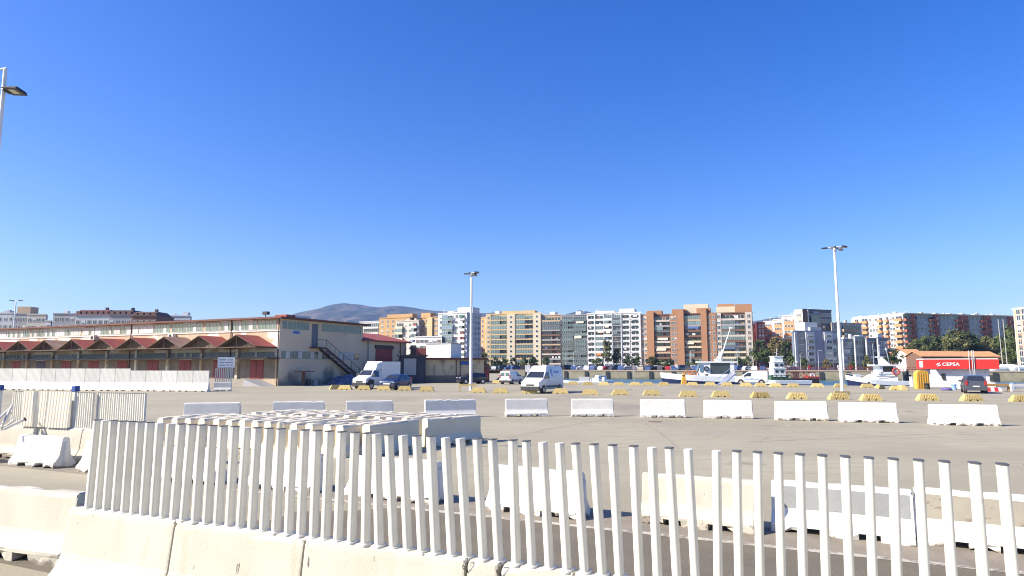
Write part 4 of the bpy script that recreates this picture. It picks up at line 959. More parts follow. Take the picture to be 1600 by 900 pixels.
# --- right part
b = Bld('apartment_block', 'narrow tan block in shade right of the brown brick block', 1178, 330, 1191, 332, 507, 9, W_tan, group=g_w); b.windows(1180, 1190, 2); b.done()
b = Bld('apartment_block', 'narrow red brown block between the tan block and the white stepped one', 1186, 312, 1198, 315, 505, 9, W_red, group=g_w); b.windows(1187, 1197, 2); b.done()
steps = [(1197, 1211.5, 503, 330, 'lowest white step of the stepped terrace climbing the hill', W_white), (1211.5, 1227, 500, 323, 'second white and orange step of the stepped terrace', W_white), (1227, 1246, 494, 316, 'third step of the stepped terrace with orange infill', W_pink), (1246, 1258, 485.5, 307, 'highest and narrowest step of the stepped terrace beside the dark grey block', W_cream)]
for p0, p1, yt, Y, lb, m in steps:
    b = Bld('terraced_block', lb, p0, Y + 3, p1, Y, yt, 9, W_white, group='stepped terrace on the hillside'); b.pier(p0 + 1.5, p1 - 2.5, .35, W_terra if m is not W_cream else W_cream, -1.5); b.windows(p0 + 2, p1 - 3, 3, 1.2, 1.0, d=.35, lo=3); b.done(); b.aerials(2)
b = Bld('apartment_block', 'dark grey block with balconies on top of the hill', 1257, 309, 1303.5, 316, 485, 9, W_dkgrey, group=g_w)
b.pier(1257.2, 1264, .6, W_dkbrick); b.balconies(1268, 1282, W_grey, awn=.1, glazed=.2, para='glass'); b.windows(1283, 1303, 4, 1.4, 1.4); b.pier(1264.3, 1265.5, .8, W_white); b.done(); b.aerials(4)
b = Bld('apartment_block', 'beige block with balconies behind the right lamp mast', 1303, 300, 1350, 305, 506, 7, W_beige, group=g_w); b.balconies(1318, 1340, W_tan, awn=.1); b.windows(1305, 1317, 2); b.windows(1341, 1350, 1); b.done(); b.vents(3, W_beige)
b = Bld('office_building', 'blue grey waterfront building with glass corners and a white roof box', 1242, 236, 1318, 241.5, 519, 6, W_blue, group='blue grey waterfront buildings')
b.pier(1243, 1247, .5, W_lgrey); b.windows(1248, 1259, 1, 2.6, 1.9, d=0, g=M_glassg, sill=.5); b.pier(1259.5, 1273, .8, W_lgrey); b.windows(1260, 1273, 1, 2.2, 1.1, d=.8); b.pier(1273.5, 1288, .3, W_lilac); b.pier(1288.5, 1301, .8, W_lgrey); b.windows(1289, 1301, 1, 2.2, 1.1, d=.8); b.windows(1302, 1316, 2, 1.4, 1.8, g=M_glassb, sill=.5)
b.box(1265, 1285, 3.6, W_white, 1.5, 6); b.box(1270, 1287, 1.8, W_lgrey, .3, 1.4); obj('ground_canopy', MB().box(-.5, b.w, -2, -.81, 2.7, 3.1), W_lgrey, b.root); b.done()
for p0, p1, yt, lb, gg in ((1317, 1336, 532, 'low blue grey house with a white roof box, first right of the lamp mast', M_glassb), (1336, 1354, 527.5, 'glazed blue grey house in the middle of the low waterfront run', M_glassg), (1354, 1372, 530, 'blue grey house with dark strip windows in the low waterfront run', M_glass), (1372, 1389, 529.5, 'blue grey house at the right end of the low waterfront run behind the yacht', M_glassb)):
    b = Bld('waterfront_house', lb, p0, 232, p1, 234, yt, 4, W_greygreen if gg is M_glassg else W_blue, group='blue grey waterfront buildings'); b.pier(p0 + .2, p0 + 1.8, .5, W_lgrey, .3); b.windows(p0 + 2, p1 - .5, 3, 1.2, 1.7, g=gg, sill=.6); b.vents(1); b.done()
# long slab on the hill: lit end and shaded front
b = Bld('apartment_slab', 'sunlit white and orange balconied end of the long slab on the hill', 1337, 381, 1416, 352, 494, 8, W_white, z0=6, group=g_w)
for p0, p1 in ((1339, 1346), (1350, 1361), (1377, 1384), (1388, 1394), (1404, 1415.5)): b.balconies(p0, p1, W_terra, d=1.4, awn=.05, glazed=.1, ph=1.2)
b.windows(1362, 1376, 3, lo=2); b.windows(1394.5, 1403, 2, lo=2); b.aerials(10); b.vents(5); b.done()
b = Bld('apartment_slab', 'long shaded grey slab with red brown balcony columns on the hill', 1416.5, 350, 1600, 371, 493, 8, W_greygreen, z0=6, group=g_w)
for p0, p1 in ((1417, 1428), (1455, 1464), (1497, 1504), (1536, 1541)): b.balconies(p0, p1, W_rust, d=1.4, awn=0, glazed=0, ph=1.1, para='solid')
for p0, p1 in ((1429, 1434), (1464.5, 1470), (1504.5, 1516), (1541.5, 1552), (1580, 1588)): b.pier(p0, p1, 1.0, W_rust); b.balconies(p0 + .8, p1 - .8, W_dkbrick, d=1.6, awn=0, glazed=0)
b.windows(1435, 1454, 3, lo=3); b.windows(1471, 1496, 4, lo=3); b.windows(1517, 1535, 3, lo=3)
for px in (1466, 1488, 1508, 1528, 1556): b.box(px, px + 5, 1.0, W_white, -.6, 2)
obj('roof_edge', MB().box(-.3, b.w + .3, -1.2, -.26, b.h - .1, b.h + .55), W_cream, b.root); b.aerials(16); b.vents(9, W_beige); b.done()
b = Bld('apartment_block', 'pink and white block cut by the right edge of the picture', 1590.5, 200, 1640, 190, 482, 10, W_white, group=g_w); b.pier(1593.5, 1640, .4, W_pink); b.windows(1596, 1640, 5, d=.4); b.done()
# hill profile of the terrain under the slab: a raised bank
mb = MB(); pts = []
nx, ny = 40, 8
vs_ = []
for i in range(nx + 1):
    for j in range(ny + 1):
        px = 1180 + 480 * i / nx; Y = 255 + 190 * j / ny; x = P(px, 572, Y).x
        e = min(1, i / 14); vs_.append((x, Y, 1.0 + e * 10 * min(1, j / 3) ** 1.2 + 1.0 * mnoise.noise((i * .5, j * .5, 0)) * min(1, j)))
mb.add(vs_, [(i * (ny + 1) + j, (i + 1) * (ny + 1) + j, (i + 1) * (ny + 1) + j + 1, i * (ny + 1) + j + 1) for i in range(nx) for j in range(ny)], 0, True)
obj('hillside', mb, mat('scrub_ground', (.09, .085, .045), .95, (.06, .06, .03), .08))['kind'] = 'structure'
# old tile roofed houses
M_tile = mat('orange_roof_tile', (.52, .27, .12), .85, (.42, .22, .10), .8)
def gable_house(name, label, p0, p1, Y, yb, ye, yr, mw, mr, dep=8, n=5, slope=True):
    A = P(p0, 572, Y); B = P(p1, 572, Y); wd = B.x - A.x; ze = ZT(ye, Y); zr = ZT(yr, Y)
    r = thing(name, label, 'house', (A.x, Y, 1.05)); h = ze - 1.05
    obj('wall', MB().box(0, wd, 0, dep, 0, h), mw, r)
    rf = MB(); hr_ = zr - 1.05; rf.add([(-.4, -.6, h - .1), (wd + .4, -.6, h - .1), (wd + .4, dep / 2, hr_), (-.4, dep / 2, hr_), (-.4, dep + .6, h - .1), (wd + .4, dep + .6, h - .1), (-.4, -.6, h + .12), (wd + .4, -.6, h + .12), (wd + .4, dep / 2, hr_ + .2), (-.4, dep / 2, hr_ + .2), (-.4, dep + .6, h + .12), (wd + .4, dep + .6, h + .12)],
        [(6, 7, 8, 9), (9, 8, 11, 10), (0, 1, 7, 6), (0, 3, 2, 1), (3, 4, 5, 2), (0, 6, 9, 3), (3, 9, 10, 4), (1, 2, 8, 7), (2, 5, 11, 8), (4, 10, 11, 5)]); obj('roof', rf, mr, r)
    obj('gable', MB().add([(0, .1, h), (0, dep - .1, h), (0, dep / 2, hr_ - .1), (wd, .1, h), (wd, dep - .1, h), (wd, dep / 2, hr_ - .1)], [(0, 2, 1), (3, 4, 5)]), mw, r)
    for k in range(n):
        x = wd * (k + .5) / n; w_ = obj('window', MB().box(x - .6, x + .6, -.06, -.004, h - 2.3, h - .8), M_glass, r); obj('frame', MB().box(x - .7, x + .7, -.10, -.061, h - .8, h - .65).box(x - .7, x + .7, -.12, -.061, h - 2.42, h - 2.3), W_FR, w_)
    return r
gable_house('tiled_house', 'long low building with an orange tile roof behind the fuel station, left half', 1441, 1502, 200, 575, 557, 549, W_dkbrick, M_tile, n=7)
gable_house('tiled_house', 'long low building with an orange tile roof behind the fuel station, right half', 1503, 1561, 202, 575, 557.5, 549.5, W_tan, M_tile, n=7)
gable_house('tiled_house', 'dark low house with a tiled roof behind the yacht', 1394, 1418, 232, 575, 552, 547.5, W_dkbrick, M_tile, n=3)
r = gable_house('white_house', 'white house with a sloping gable left of the long tiled building', 1420, 1443, 215, 575, 554, 546, W_white, M_tile, n=2)
# ------------------------------------------------------------------ vegetation
M_bark = mat('tree_bark', (.13, .10, .07), .9)
LEAF = {k: mat('leaves_' + k, c, .75, c2, 1.2, rand=.1, spec=.25) for k, c, c2 in (('dark', (.03, .05, .018), (.065, .085, .028)), ('mid', (.055, .085, .026), (.11, .13, .045)), ('olive', (.08, .095, .035), (.16, .16, .06)), ('dry', (.19, .15, .06), (.13, .11, .04)))}
def crown_mesh(seed, w, h, nclump, nleaf, leaf, m, shape='round'):
    r = random.Random(seed); mb = MB(); cl = []
    for i in range(nclump):
        t = r.random(); a = r.uniform(0, 6.283)
        if shape == 'round': zz = h * (.12 + .8 * t); rad = w * math.sqrt(max(.05, 1 - (2 * t - .85) ** 2)) * r.uniform(.3, .9)
        elif shape == 'column': zz = h * (.05 + .92 * t); rad = w * r.uniform(.1, .6) * (1 - .55 * t)
        else: zz = h * (.35 + .5 * t); rad = w * r.uniform(.2, .95)
        cl.append((rad * math.cos(a), rad * math.sin(a), zz, r.uniform(.18, .34) * w))
    for cx_, cy_, cz_, cr in cl:
        for k in range(nleaf):
            d = Vector((r.gauss(0, 1), r.gauss(0, 1), r.gauss(0, .8))).normalized() * cr * r.random() ** .4
            p = Vector((cx_, cy_, cz_)) + d; n = (d.normalized() + Vector((r.uniform(-.7, .7), r.uniform(-.7, .7), r.uniform(-.2, .9)))).normalized()
            u = n.orthogonal().normalized(); v = n.cross(u); a = r.uniform(0, 6.28); s_ = leaf * r.uniform(.5, 1.2)
            uu = (u * math.cos(a) + v * math.sin(a)) * s_; vv = (v * math.cos(a) - u * math.sin(a)) * s_ * .6
            mb.add([p - uu, p + vv, p + uu, p - vv], [(0, 1, 2, 3)])
    return mb.mesh('crown', m)
def trunk_mesh(seed, h, r0_, w):
    r = random.Random(seed); mb = MB(); mb.tube((0, 0, -.3), (.1, 0, h * .55), r0_, r0_ * .6, n=7)
    for i in range(5):
        a = i * 1.26 + r.random(); mb.tube((.1 * .7, 0, h * (.3 + .05 * i)), (w * .6 * math.cos(a), w * .6 * math.sin(a), h * r.uniform(.6, .85)), r0_ * .45, r0_ * .12, n=5)
    return mb.mesh('trunk', M_bark)
TM = {}
def tree(label, px, py, Y, h, w, kind, name='tree', shape='round', zb=None, group=None):
    key = (kind, shape, br.randrange(3)); r = br
    if key not in TM: TM[key] = (crown_mesh(hash(key) % 1000 if False else len(TM) + 3, 1.0, 1.6, 34 if shape != 'column' else 26, 55, .085, LEAF[kind], shape), trunk_mesh(len(TM), 1.0, .06, .7))
    p = P(px, 572, Y); z = zb if zb is not None else P(px, py, Y).z
    t = thing(name, label, 'tree' if name != 'shrub' else 'shrub', (p.x, Y, z), br.uniform(0, 6.28), group)
    c, tk = TM[key]
    th_ = h * .25 if name == 'tree' else 0
    link('crown', c, t, (0, 0, th_)).scale = (w / 2, w / 2, (h - th_) / 1.6)
    if name == 'tree': link('trunk', tk, t).scale = (h * .12 / .5, h * .12 / .5, h * .8)
    else: link('stem', tk, t).scale = (.5, .5, h * .5)
    return t
def palm(label, px, Y, zb, h):
    p = P(px, 572, Y); t = thing('palm_tree', label, 'palm tree', (p.x, Y, zb))
    mb = MB()
    for i in range(22):
        a = i * 2.4; el = .9 - 1.5 * (i / 22); pr = None; L = 2.6
        for k in range(5):
            s_ = k / 4; x = L * s_ * math.cos(el * (1 - .0)) ; z = L * s_ * math.sin(el) - 1.3 * s_ * s_
            q = Vector((x * math.cos(a), x * math.sin(a), z)); sd = Vector((-math.sin(a), math.cos(a), 0)) * (.42 * math.sin(math.pi * min(.97, .15 + .8 * s_)))
            if pr: mb.add([pr[0] - pr[1], q - sd, q + Vector((0, 0, .12)), pr[0] + Vector((0, 0, .12))], [(0, 1, 2, 3)]); mb.add([pr[0] + pr[1], q + sd, q + Vector((0, 0, .12)), pr[0] + Vector((0, 0, .12))], [(0, 1, 2, 3)])
            pr = (q, sd)
    obj('crown', mb, LEAF['mid'], t, (0, 0, h)); obj('trunk', MB().tube((0, 0, -.3), (0, 0, h), .26, .18), M_bark, t)
g_s = 'shrubs and small trees along the far quay street'
tree('tall pale olive tree in front of the white block', 948, 576, 262, 11.0, 6.5, 'olive', shape='column', group=g_s)
tree('round dark tree on a thin trunk beside the pale olive tree', 964, 576, 264, 8.0, 4.5, 'dark', group=g_s)
tree('dark bushy tree at the right foot of the white block', 982, 576, 262, 5.2, 5.4, 'dark', group=g_s)
tree('dark bushy tree at the left foot of the brown brick block', 997, 576, 262, 4.8, 5.0, 'mid', group=g_s)
tree('bushy tree left of the pale olive tree', 934, 576, 262, 4.2, 5.4, 'mid', group=g_s)
pos = {775: 'below the left edge of the yellow block', 788: 'below the left balconies of the yellow block', 802: 'below the round windows of the yellow block', 818: 'below the right balconies of the yellow block', 834: 'behind the roof of the high-roof van', 853: 'behind the upper edge of the high-roof van', 1018: 'below the first brick stair tower', 1034: 'below the left balconies of the brick block', 1046: 'right of the left balconies of the brick block', 1084: 'below the middle balconies of the brick block', 1154: 'below the right balconies of the brick block', 1168: 'at the right foot of the brick block'}
for i, (px, lb) in enumerate(pos.items()): tree(f'low green street bush {lb}', px, 576, 264, br.uniform(3.6, 5.2), br.uniform(4.0, 6.5), ('dark', 'mid')[i % 2], 'shrub', group=g_s)
g_t = 'trees left of the blue grey waterfront buildings'
tree('dark tall tree right of the brown brick block', 1188, 575, 266, 11.5, 8, 'dark', group=g_t); tree('round mid green tree in front of the dark tall tree', 1200, 575, 240, 6.8, 7, 'mid', group=g_t)
tree('yellowish dry tree below the stepped terrace', 1214, 560, 290, 10, 9, 'dry', group=g_t, zb=5); tree('dark tree left of the blue grey waterfront building', 1231, 575, 262, 11, 7, 'dark', group=g_t)
tree('broad green bush behind the boat with the white tower', 1216, 575, 236, 4.5, 6, 'mid', 'shrub', group=g_t)
palm('small palm between the terrace and the blue grey building', 1238, 238, 1.05, 4.2); palm('palm with spreading fronds right of the brown brick block', 1182, 240, 1.05, 5.5)
for px, lb, k, h in ((1256, 'bush at the left foot of the blue grey waterfront building', 'mid', 3.6), (1291, 'brownish bush in front of the blue grey waterfront building', 'dry', 3.2), (1355, 'upright green bush in front of the low waterfront run', 'olive', 4.6), (1330, 'low bush right of the lamp mast on the far quay', 'mid', 2.6)): tree(lb, px, 576, 226, h, 3.6, k, 'shrub', group=g_s)
tree('dark spreading tree behind the yacht', 1408, 576, 222, 6.5, 10, 'dark', group=g_s); tree('olive spreading tree beside the dark one behind the yacht', 1425, 576, 225, 5.6, 6, 'olive', group=g_s)
hl = [(1432, 548, 250, 8, 8, 'olive', 'first from the left'), (1447, 548, 258, 9.5, 8, 'mid', 'second from the left'), (1463, 548, 262, 10, 10, 'mid', 'third from the left'), (1482, 548, 262, 11, 11, 'dark', 'fourth from the left'), (1493, 548, 250, 11.5, 12, 'olive', 'the tallest grey green one in the middle'), (1512, 548, 255, 11.5, 11, 'dark', 'directly right of the tallest one'), (1528, 548, 262, 10, 10, 'mid', 'fourth from the right'), (1544, 548, 258, 9.5, 9, 'olive', 'third from the right'), (1560, 548, 262, 9, 8, 'dark', 'left of the tall masts'), (1580, 548, 240, 15, 10, 'mid', 'the high one right of the tall masts'), (1592, 560, 230, 12, 10, 'mid', 'last one before the pink block')]
for px, py, Y, h, w_, k, lb in hl: tree(f'hillside tree above the orange tiled roofs, {lb}', px, py, Y, h, w_, k, zb=4.5 if px < 1575 else 1.5, group='hillside trees below the long slab')
for px, h, lb in ((1574, 6.5, 'left of the white post'), (1596, 6.0, 'at the right edge')): tree(f'bright green leafy tree behind the moored boats, {lb}', px, 576, 205, h, 7, 'mid', zb=1.1, group='trees behind the moored boats')
for px, h, lb in ((757, 7, 'at the left foot of the yellow block'), ): tree(f'dark green tree {lb}', px, 576, 270, h, 5, 'dark', zb=1.05, group=g_s)

# ------------------------------------------------------------------ vehicles
M_tyre = mat('tyre_rubber', (.022, .022, .024), .85); M_rim = mat('wheel_rim', (.48, .49, .50), .35, metal=.6)
M_lens = mat('headlight_lens', (.62, .64, .66), .12); M_tail = mat('tail_light', (.32, .02, .02), .25); M_plate = mat('number_plate', (.68, .68, .66), .5); M_amber = mat('amber_lens', (.6, .25, .05), .3)
M_carglass = mat('car_glass', (.02, .025, .03), .05, (.03, .035, .045), 1, spec=.8)
def car_paint(n, c, r=.28): return mat('car_paint_' + n, c, r, tuple(x * .93 for x in c), .8, spec=.6)
C_white = car_paint('white', (.70, .71, .71)); C_blue = car_paint('blue', (.015, .03, .10)); C_dark = car_paint('dark_blue', (.018, .022, .04)); C_gray = car_paint('slate', (.055, .062, .08))
class Veh:
    """x forward, y left; the body is one loft, everything with a look of its own is a part"""
    def __init__(s, name, label, cat, px, py, rz, prof, W, zl, zb, zr, inset, paint, shift=0):
        s.prof, s.W, s.zl, s.zb, s.zr, s.ins = prof, W, zl, zb, zr, inset
        p = G(px, py); s.r = thing(name, label, cat, (p.x, p.y, 0), R(rz)); secs = []
        for x, zt, wf in prof:
            w2 = W / 2 * wf; h = []
            h += [(x, w2 * .9, zl), (x, w2, zl + .2), (x, w2, min(zb, zt - .1))]
            if zt > zb + .12: yt = w2 - inset * (zt - .05 - zb) / (zr - zb); h += [(x, yt, zt - .05), (x, yt - .12, zt)]
            else: h += [(x, w2 - .02, zt - .04), (x, w2 * .8, zt)]
            secs.append(h + [(a, -b_, c) for a, b_, c in h[::-1]])
        s.body = obj('body', MB().loft(secs, 0, True), paint, s.r)
        bv = s.body.modifiers.new('bevel', 'BEVEL'); bv.width = .05; bv.segments = 2; bv.limit_method = 'ANGLE'; bv.angle_limit = R(28)
        for p_ in s.body.data.polygons: p_.use_smooth = len(p_.vertices) == 4
    def ys(s, z): return s.W / 2 - s.ins * max(0, (z - s.zb)) / (s.zr - s.zb)
    def side(s, nm, poly, m, sides=(-1, 1), o=.012, parent=None):
        for sd in sides:
            v = [(x, sd * (s.ys(z) + o), z) for x, z in poly]; v2 = [(x, sd * (s.ys(z) - .03), z) for x, z in poly]
            obj(nm, MB().loft([v2, v]), m, parent or s.r)
    def cross(s, nm, x0, z0, x1, z1, m, marg=.1, o=.02, parent=None):
        """a pane right across the front or back between (x0,z0) and (x1,z1)"""
        n = Vector((z1 - z0, 0, -(x1 - x0))).normalized(); sg = 1 if x0 > 0 else -1; n = n if n.x * sg > 0 else -n
        a, b_ = s.ys(z0) - marg, s.ys(z1) - marg - .04; k = n * o; q = n * -.05
        A = [(x0, -a, z0), (x0, a, z0), (x1, b_, z1), (x1, -b_, z1)]
        return obj(nm, MB().loft([[Vector(v) + q for v in A], [Vector(v) + k for v in A]]), m, parent or s.r)
    def wheels(s, xs, r=.33, rim=M_rim):
        for x in xs:
            for sd in (-1, 1):
                y0, y1 = sd * (s.W / 2 - .22), sd * (s.W / 2 + .015)
                obj('wheel_arch', MB().tube((x, y0, r + .03), (x, sd * (s.W / 2 + .006), r + .03), r + .075, n=18), M_blackp, s.r)
                w_ = obj('wheel', MB().tube((x, y0, r), (x, y1, r), r, n=18), M_tyre, s.r)
                obj('rim', MB().tube((x, y1, r), (x, y1 + sd * .012, r), r * .62, n=14), rim, w_)
    def box(s, nm, x0, x1, y0, y1, z0, z1, m, parent=None, bev=.02): return obj(nm, MB().box(x0, x1, y0, y1, z0, z1), m, parent or s.r, bevel=bev)
    def mirrors(s, x, z, m, k=1):
        for sd in (-1, 1): y = s.W / 2 * sd; s.box('mirror', x - .08, x + .05, min(y, y + sd * .2 * k), max(y, y + sd * .2 * k), z, z + .16 * k, m)
    def ends(s, xf, zf, xr, zr_, lw=.34, lh=.14, rl=(.16, .4)):
        for sd in (-1, 1):
            y = sd * (s.W / 2 - .08); s.box('headlight', xf - .12, xf + .02, min(y, y - sd * lw), max(y, y - sd * lw), zf, zf + lh, M_lens)
            s.box('tail_light', xr - .02, xr + .1, min(y + sd * .03, y - sd * rl[0]), max(y + sd * .03, y - sd * rl[0]), zr_, zr_ + rl[1], M_tail)
        s.box('number_plate', xf + .0, xf + .04, -.26, .26, .42, .53, M_plate, bev=0); s.box('number_plate', xr - .04, xr, -.26, .26, zr_ - .15, zr_ - .04, M_plate, bev=0)
# white box truck
v = Veh('box_truck', 'white box truck with a tall body parked by the annex', 'truck', 588, 606.8, -117.5, [(2.95, .95, .9), (2.9, 1.18, .97), (2.1, 1.45, 1), (1.55, 2.05, 1), (1.2, 2.15, 1), (.4, 2.18, 1), (.38, 2.18, 1)], 2.0, .38, 1.25, 2.2, .2, C_white)
v.box('cargo_box', -3.0, .42, -1.06, 1.06, .75, 3.0, C_white); obj('wind_deflector', MB().loft([[(1.25, -.85, 2.14), (1.25, .85, 2.14), (.42, 1.0, 2.15), (.42, -1.0, 2.15)], [(.9, -.8, 2.75), (.9, .8, 2.75), (.42, .98, 2.98), (.42, -.98, 2.98)]]), C_white, v.r)
v.cross('windscreen', 2.08, 1.48, 1.57, 2.03, M_carglass); v.side('side_window', [(1.95, 1.35), (.75, 1.3), (.75, 2.0), (1.5, 1.98)], M_carglass); v.wheels((2.1, -1.9), .36); v.mirrors(1.9, 1.4, M_blackp, 1.6)
v.box('bumper', 2.55, 3.0, -1.0, 1.0, .3, .72, M_blackp); v.box('grille', 2.9, 2.99, -.45, .45, .74, .92, M_blackp); v.ends(2.92, .8, -3.02, .9, .36, .3); v.box('chassis', -2.9, 1.3, -.7, .7, .42, .74, M_blackp)
v.side('wing_panel', [(2.8, .5), (1.7, .5), (1.6, 1.0), (2.5, 1.1)], M_blackp)
# blue crossover
v = Veh('parked_car', 'blue crossover car parked in front of the white box truck', 'car', 619, 608.6, -107, [(2.2, .75, .86), (2.15, .95, .93), (1.2, 1.1, 1), (.45, 1.55, 1), (-.2, 1.64, 1), (-1.3, 1.58, .99), (-2.0, 1.2, .95), (-2.15, .85, .9)], 1.84, .28, .98, 1.64, .26, C_blue)
v.cross('windscreen', 1.12, 1.14, .48, 1.52, M_carglass); v.cross('rear_window', -1.95, 1.22, -1.38, 1.54, M_carglass); v.side('side_window', [(.9, 1.03), (-.4, 1.03), (-.35, 1.52), (.35, 1.5)], M_carglass); v.side('side_window', [(-.47, 1.03), (-1.7, 1.08), (-1.3, 1.48), (-.42, 1.52)], M_carglass)
v.wheels((1.35, -1.3), .34); v.mirrors(.85, 1.0, C_blue); v.box('bumper', 1.95, 2.24, -.85, .85, .25, .55, M_blackp); v.box('grille', 2.12, 2.23, -.4, .4, .58, .74, M_metal); v.ends(2.16, .72, -2.14, .85, .4, .15)
# dark SUV beyond the lamp mast
v = Veh('parked_car', 'dark blue car with silver wheels parked behind the lamp mast', 'car', 737.5, 599.6, -154, [(2.15, .72, .86), (2.1, .92, .93), (1.2, 1.08, 1), (.45, 1.5, 1), (-.2, 1.6, 1), (-1.5, 1.5, .99), (-1.95, 1.2, .95), (-2.1, .85, .9)], 1.8, .26, .95, 1.6, .26, C_dark)
v.cross('windscreen', 1.12, 1.12, .48, 1.47, M_carglass); v.cross('rear_window', -1.92, 1.2, -1.52, 1.48, M_carglass); v.side('side_window', [(.9, 1.0), (-.4, 1.0), (-.35, 1.48), (.35, 1.45)], M_carglass); v.side('side_window', [(-.47, 1.0), (-1.7, 1.05), (-1.45, 1.42), (-.42, 1.48)], M_carglass)
v.wheels((1.3, -1.3), .34, mat('bright_alloy', (.72, .73, .74), .35)); v.mirrors(.85, 1.0, C_dark); v.ends(2.1, .70, -2.1, .8, .5, .2); v.box('bumper', 1.95, 2.17, -.8, .8, .22, .5, M_blackp)
# small white van seen from behind
v = Veh('small_van', 'small white van seen from behind with two rear windows', 'van', 799, 600, 65, [(2.1, .75, .86), (2.05, .98, .94), (1.25, 1.18, 1), (.55, 1.7, 1), (.1, 1.82, 1), (-1.98, 1.82, 1), (-2.08, 1.78, .98), (-2.1, 1.76, .97)], 1.75, .3, 1.05, 1.82, .14, C_white)
v.cross('windscreen', 1.2, 1.22, .58, 1.68, M_carglass)
for sd in (-1, 1): obj('rear_window', MB().box(-2.125, -2.08, min(sd * .08, sd * .68), max(sd * .08, sd * .68), 1.12, 1.62), M_glassg, v.r, bevel=.06)
v.side('side_window', [(.95, 1.1), (0, 1.1), (0, 1.62), (.5, 1.6)], M_carglass); v.wheels((1.3, -1.3), .32); v.ends(2.06, .78, -2.12, .8, .36, .16, (.12, .5)); v.box('rear_bumper', -2.17, -1.95, -.85, .85, .25, .55, M_blackp); v.mirrors(.95, 1.08, M_blackp); v.side('side_rubbing_strip', [(.9, .5), (-.8, .5), (-.8, .62), (.9, .62)], M_blackp)
# high-roof van
v = Veh('delivery_van', 'white high-roof delivery van with a pale blue emblem on its side', 'van', 848, 613.5, -118, [(2.7, .8, .88), (2.62, 1.05, .95), (1.85, 1.4, 1), (1.15, 2.0, 1), (.85, 2.42, .99), (.55, 2.55, .99), (-2.5, 2.52, .99), (-2.68, 2.4, .98), (-2.7, 2.35, .97)], 1.99, .34, 1.3, 2.55, .22, C_white)
v.cross('windscreen', 1.83, 1.44, 1.17, 1.98, M_carglass); v.side('side_window', [(1.65, 1.38), (.55, 1.35), (.55, 1.95), (1.15, 1.95)], M_carglass); v.wheels((1.85, -1.75), .34); v.mirrors(1.6, 1.35, M_blackp, 1.6)
v.box('bumper', 2.35, 2.75, -.95, .95, .28, .66, M_blackp); v.box('grille', 2.62, 2.72, -.4, .4, .7, .86, M_blackp); v.ends(2.64, .82, -2.72, .9, .42, .26); v.side('side_moulding', [(1.35, .55), (-1.3, .55), (-1.3, .70), (1.35, .70)], M_blackp)
M_pb = mat('pale_blue_print', (.22, .36, .62), .5)
for q in ([(-.15, 1.65), (.2, 1.95), (.1, 2.15), (-.2, 1.9)], [(-.3, 1.5), (-.05, 1.55), (.05, 1.75), (-.2, 1.75)], [(-.25, 2.0), (.05, 2.2), (-.05, 2.3), (-.3, 2.15)]): v.side('blue_emblem', q, M_pb, (1,), .014)
for k in range(4): v.side('blue_lettering', [(-.62 - k * .3, 1.84), (-.62 - k * .3 - .2, 1.84), (-.62 - k * .3 - .2, 2.06), (-.62 - k * .3, 2.06)], M_pb, (1,), .014)
v.box('door_handle', .6, .75, v.W / 2 - .01, v.W / 2 + .03, 1.1, 1.16, M_blackp, bev=0); v.side('door_seam', [(.49, .6), (.45, .6), (.45, 2.1), (.49, 2.1)], M_grey, (1,), .006)
# white van beside the boats
v = Veh('small_van', 'small white van with a blue side stripe parked beside the work boat', 'van', 1175, 600.8, 156, [(2.1, .75, .86), (2.05, .95, .94), (1.3, 1.15, 1), (.45, 1.72, 1), (.05, 1.82, 1), (-1.95, 1.8, 1), (-2.05, 1.74, .98), (-2.08, 1.7, .97)], 1.8, .28, 1.05, 1.82, .16, C_white)
v.cross('windscreen', 1.25, 1.2, .5, 1.68, M_carglass); v.side('side_window', [(1.1, 1.1), (.0, 1.1), (0, 1.62), (.45, 1.6)], M_carglass); v.wheels((1.35, -1.3), .32); v.ends(2.06, .75, -2.08, .85, .36, .16); v.mirrors(1.0, 1.08, C_white); v.side('side_stripe', [(1.0, .62), (-1.0, .62), (-1.0, .76), (1.0, .76)], M_pb, o=.008); v.side('open_door_panel', [(.1, .8), (-.3, .8), (-.3, 1.5), (.1, 1.5)], M_carglass, (1,), .008)
# slate MPV by the fuel station
v = Veh('parked_car', 'slate grey people carrier seen from behind near the fuel station', 'car', 1522, 613.8, 61, [(2.1, .72, .86), (2.05, .95, .93), (1.35, 1.12, 1), (.5, 1.58, 1), (.0, 1.66, 1), (-1.3, 1.58, .98), (-1.95, 1.15, .96), (-2.12, .95, .93), (-2.14, .6, .92)], 1.76, .28, 1.0, 1.66, .24, C_gray)
v.cross('rear_window', -1.92, 1.2, -1.36, 1.56, M_carglass, .14); v.cross('windscreen', 1.28, 1.15, .54, 1.55, M_carglass); v.side('side_window', [(1.0, 1.05), (-.2, 1.05), (-.2, 1.53), (.45, 1.52)], M_carglass); v.side('side_window', [(-.27, 1.05), (-1.55, 1.1), (-1.25, 1.48), (-.27, 1.53)], M_carglass)
v.wheels((1.35, -1.35), .33); v.ends(2.08, .7, -2.16, .75, .36, .15, (.18, .42)); v.box('rear_bumper', -2.2, -1.95, -.84, .84, .28, .55, C_gray); v.mirrors(.95, 1.02, C_gray)
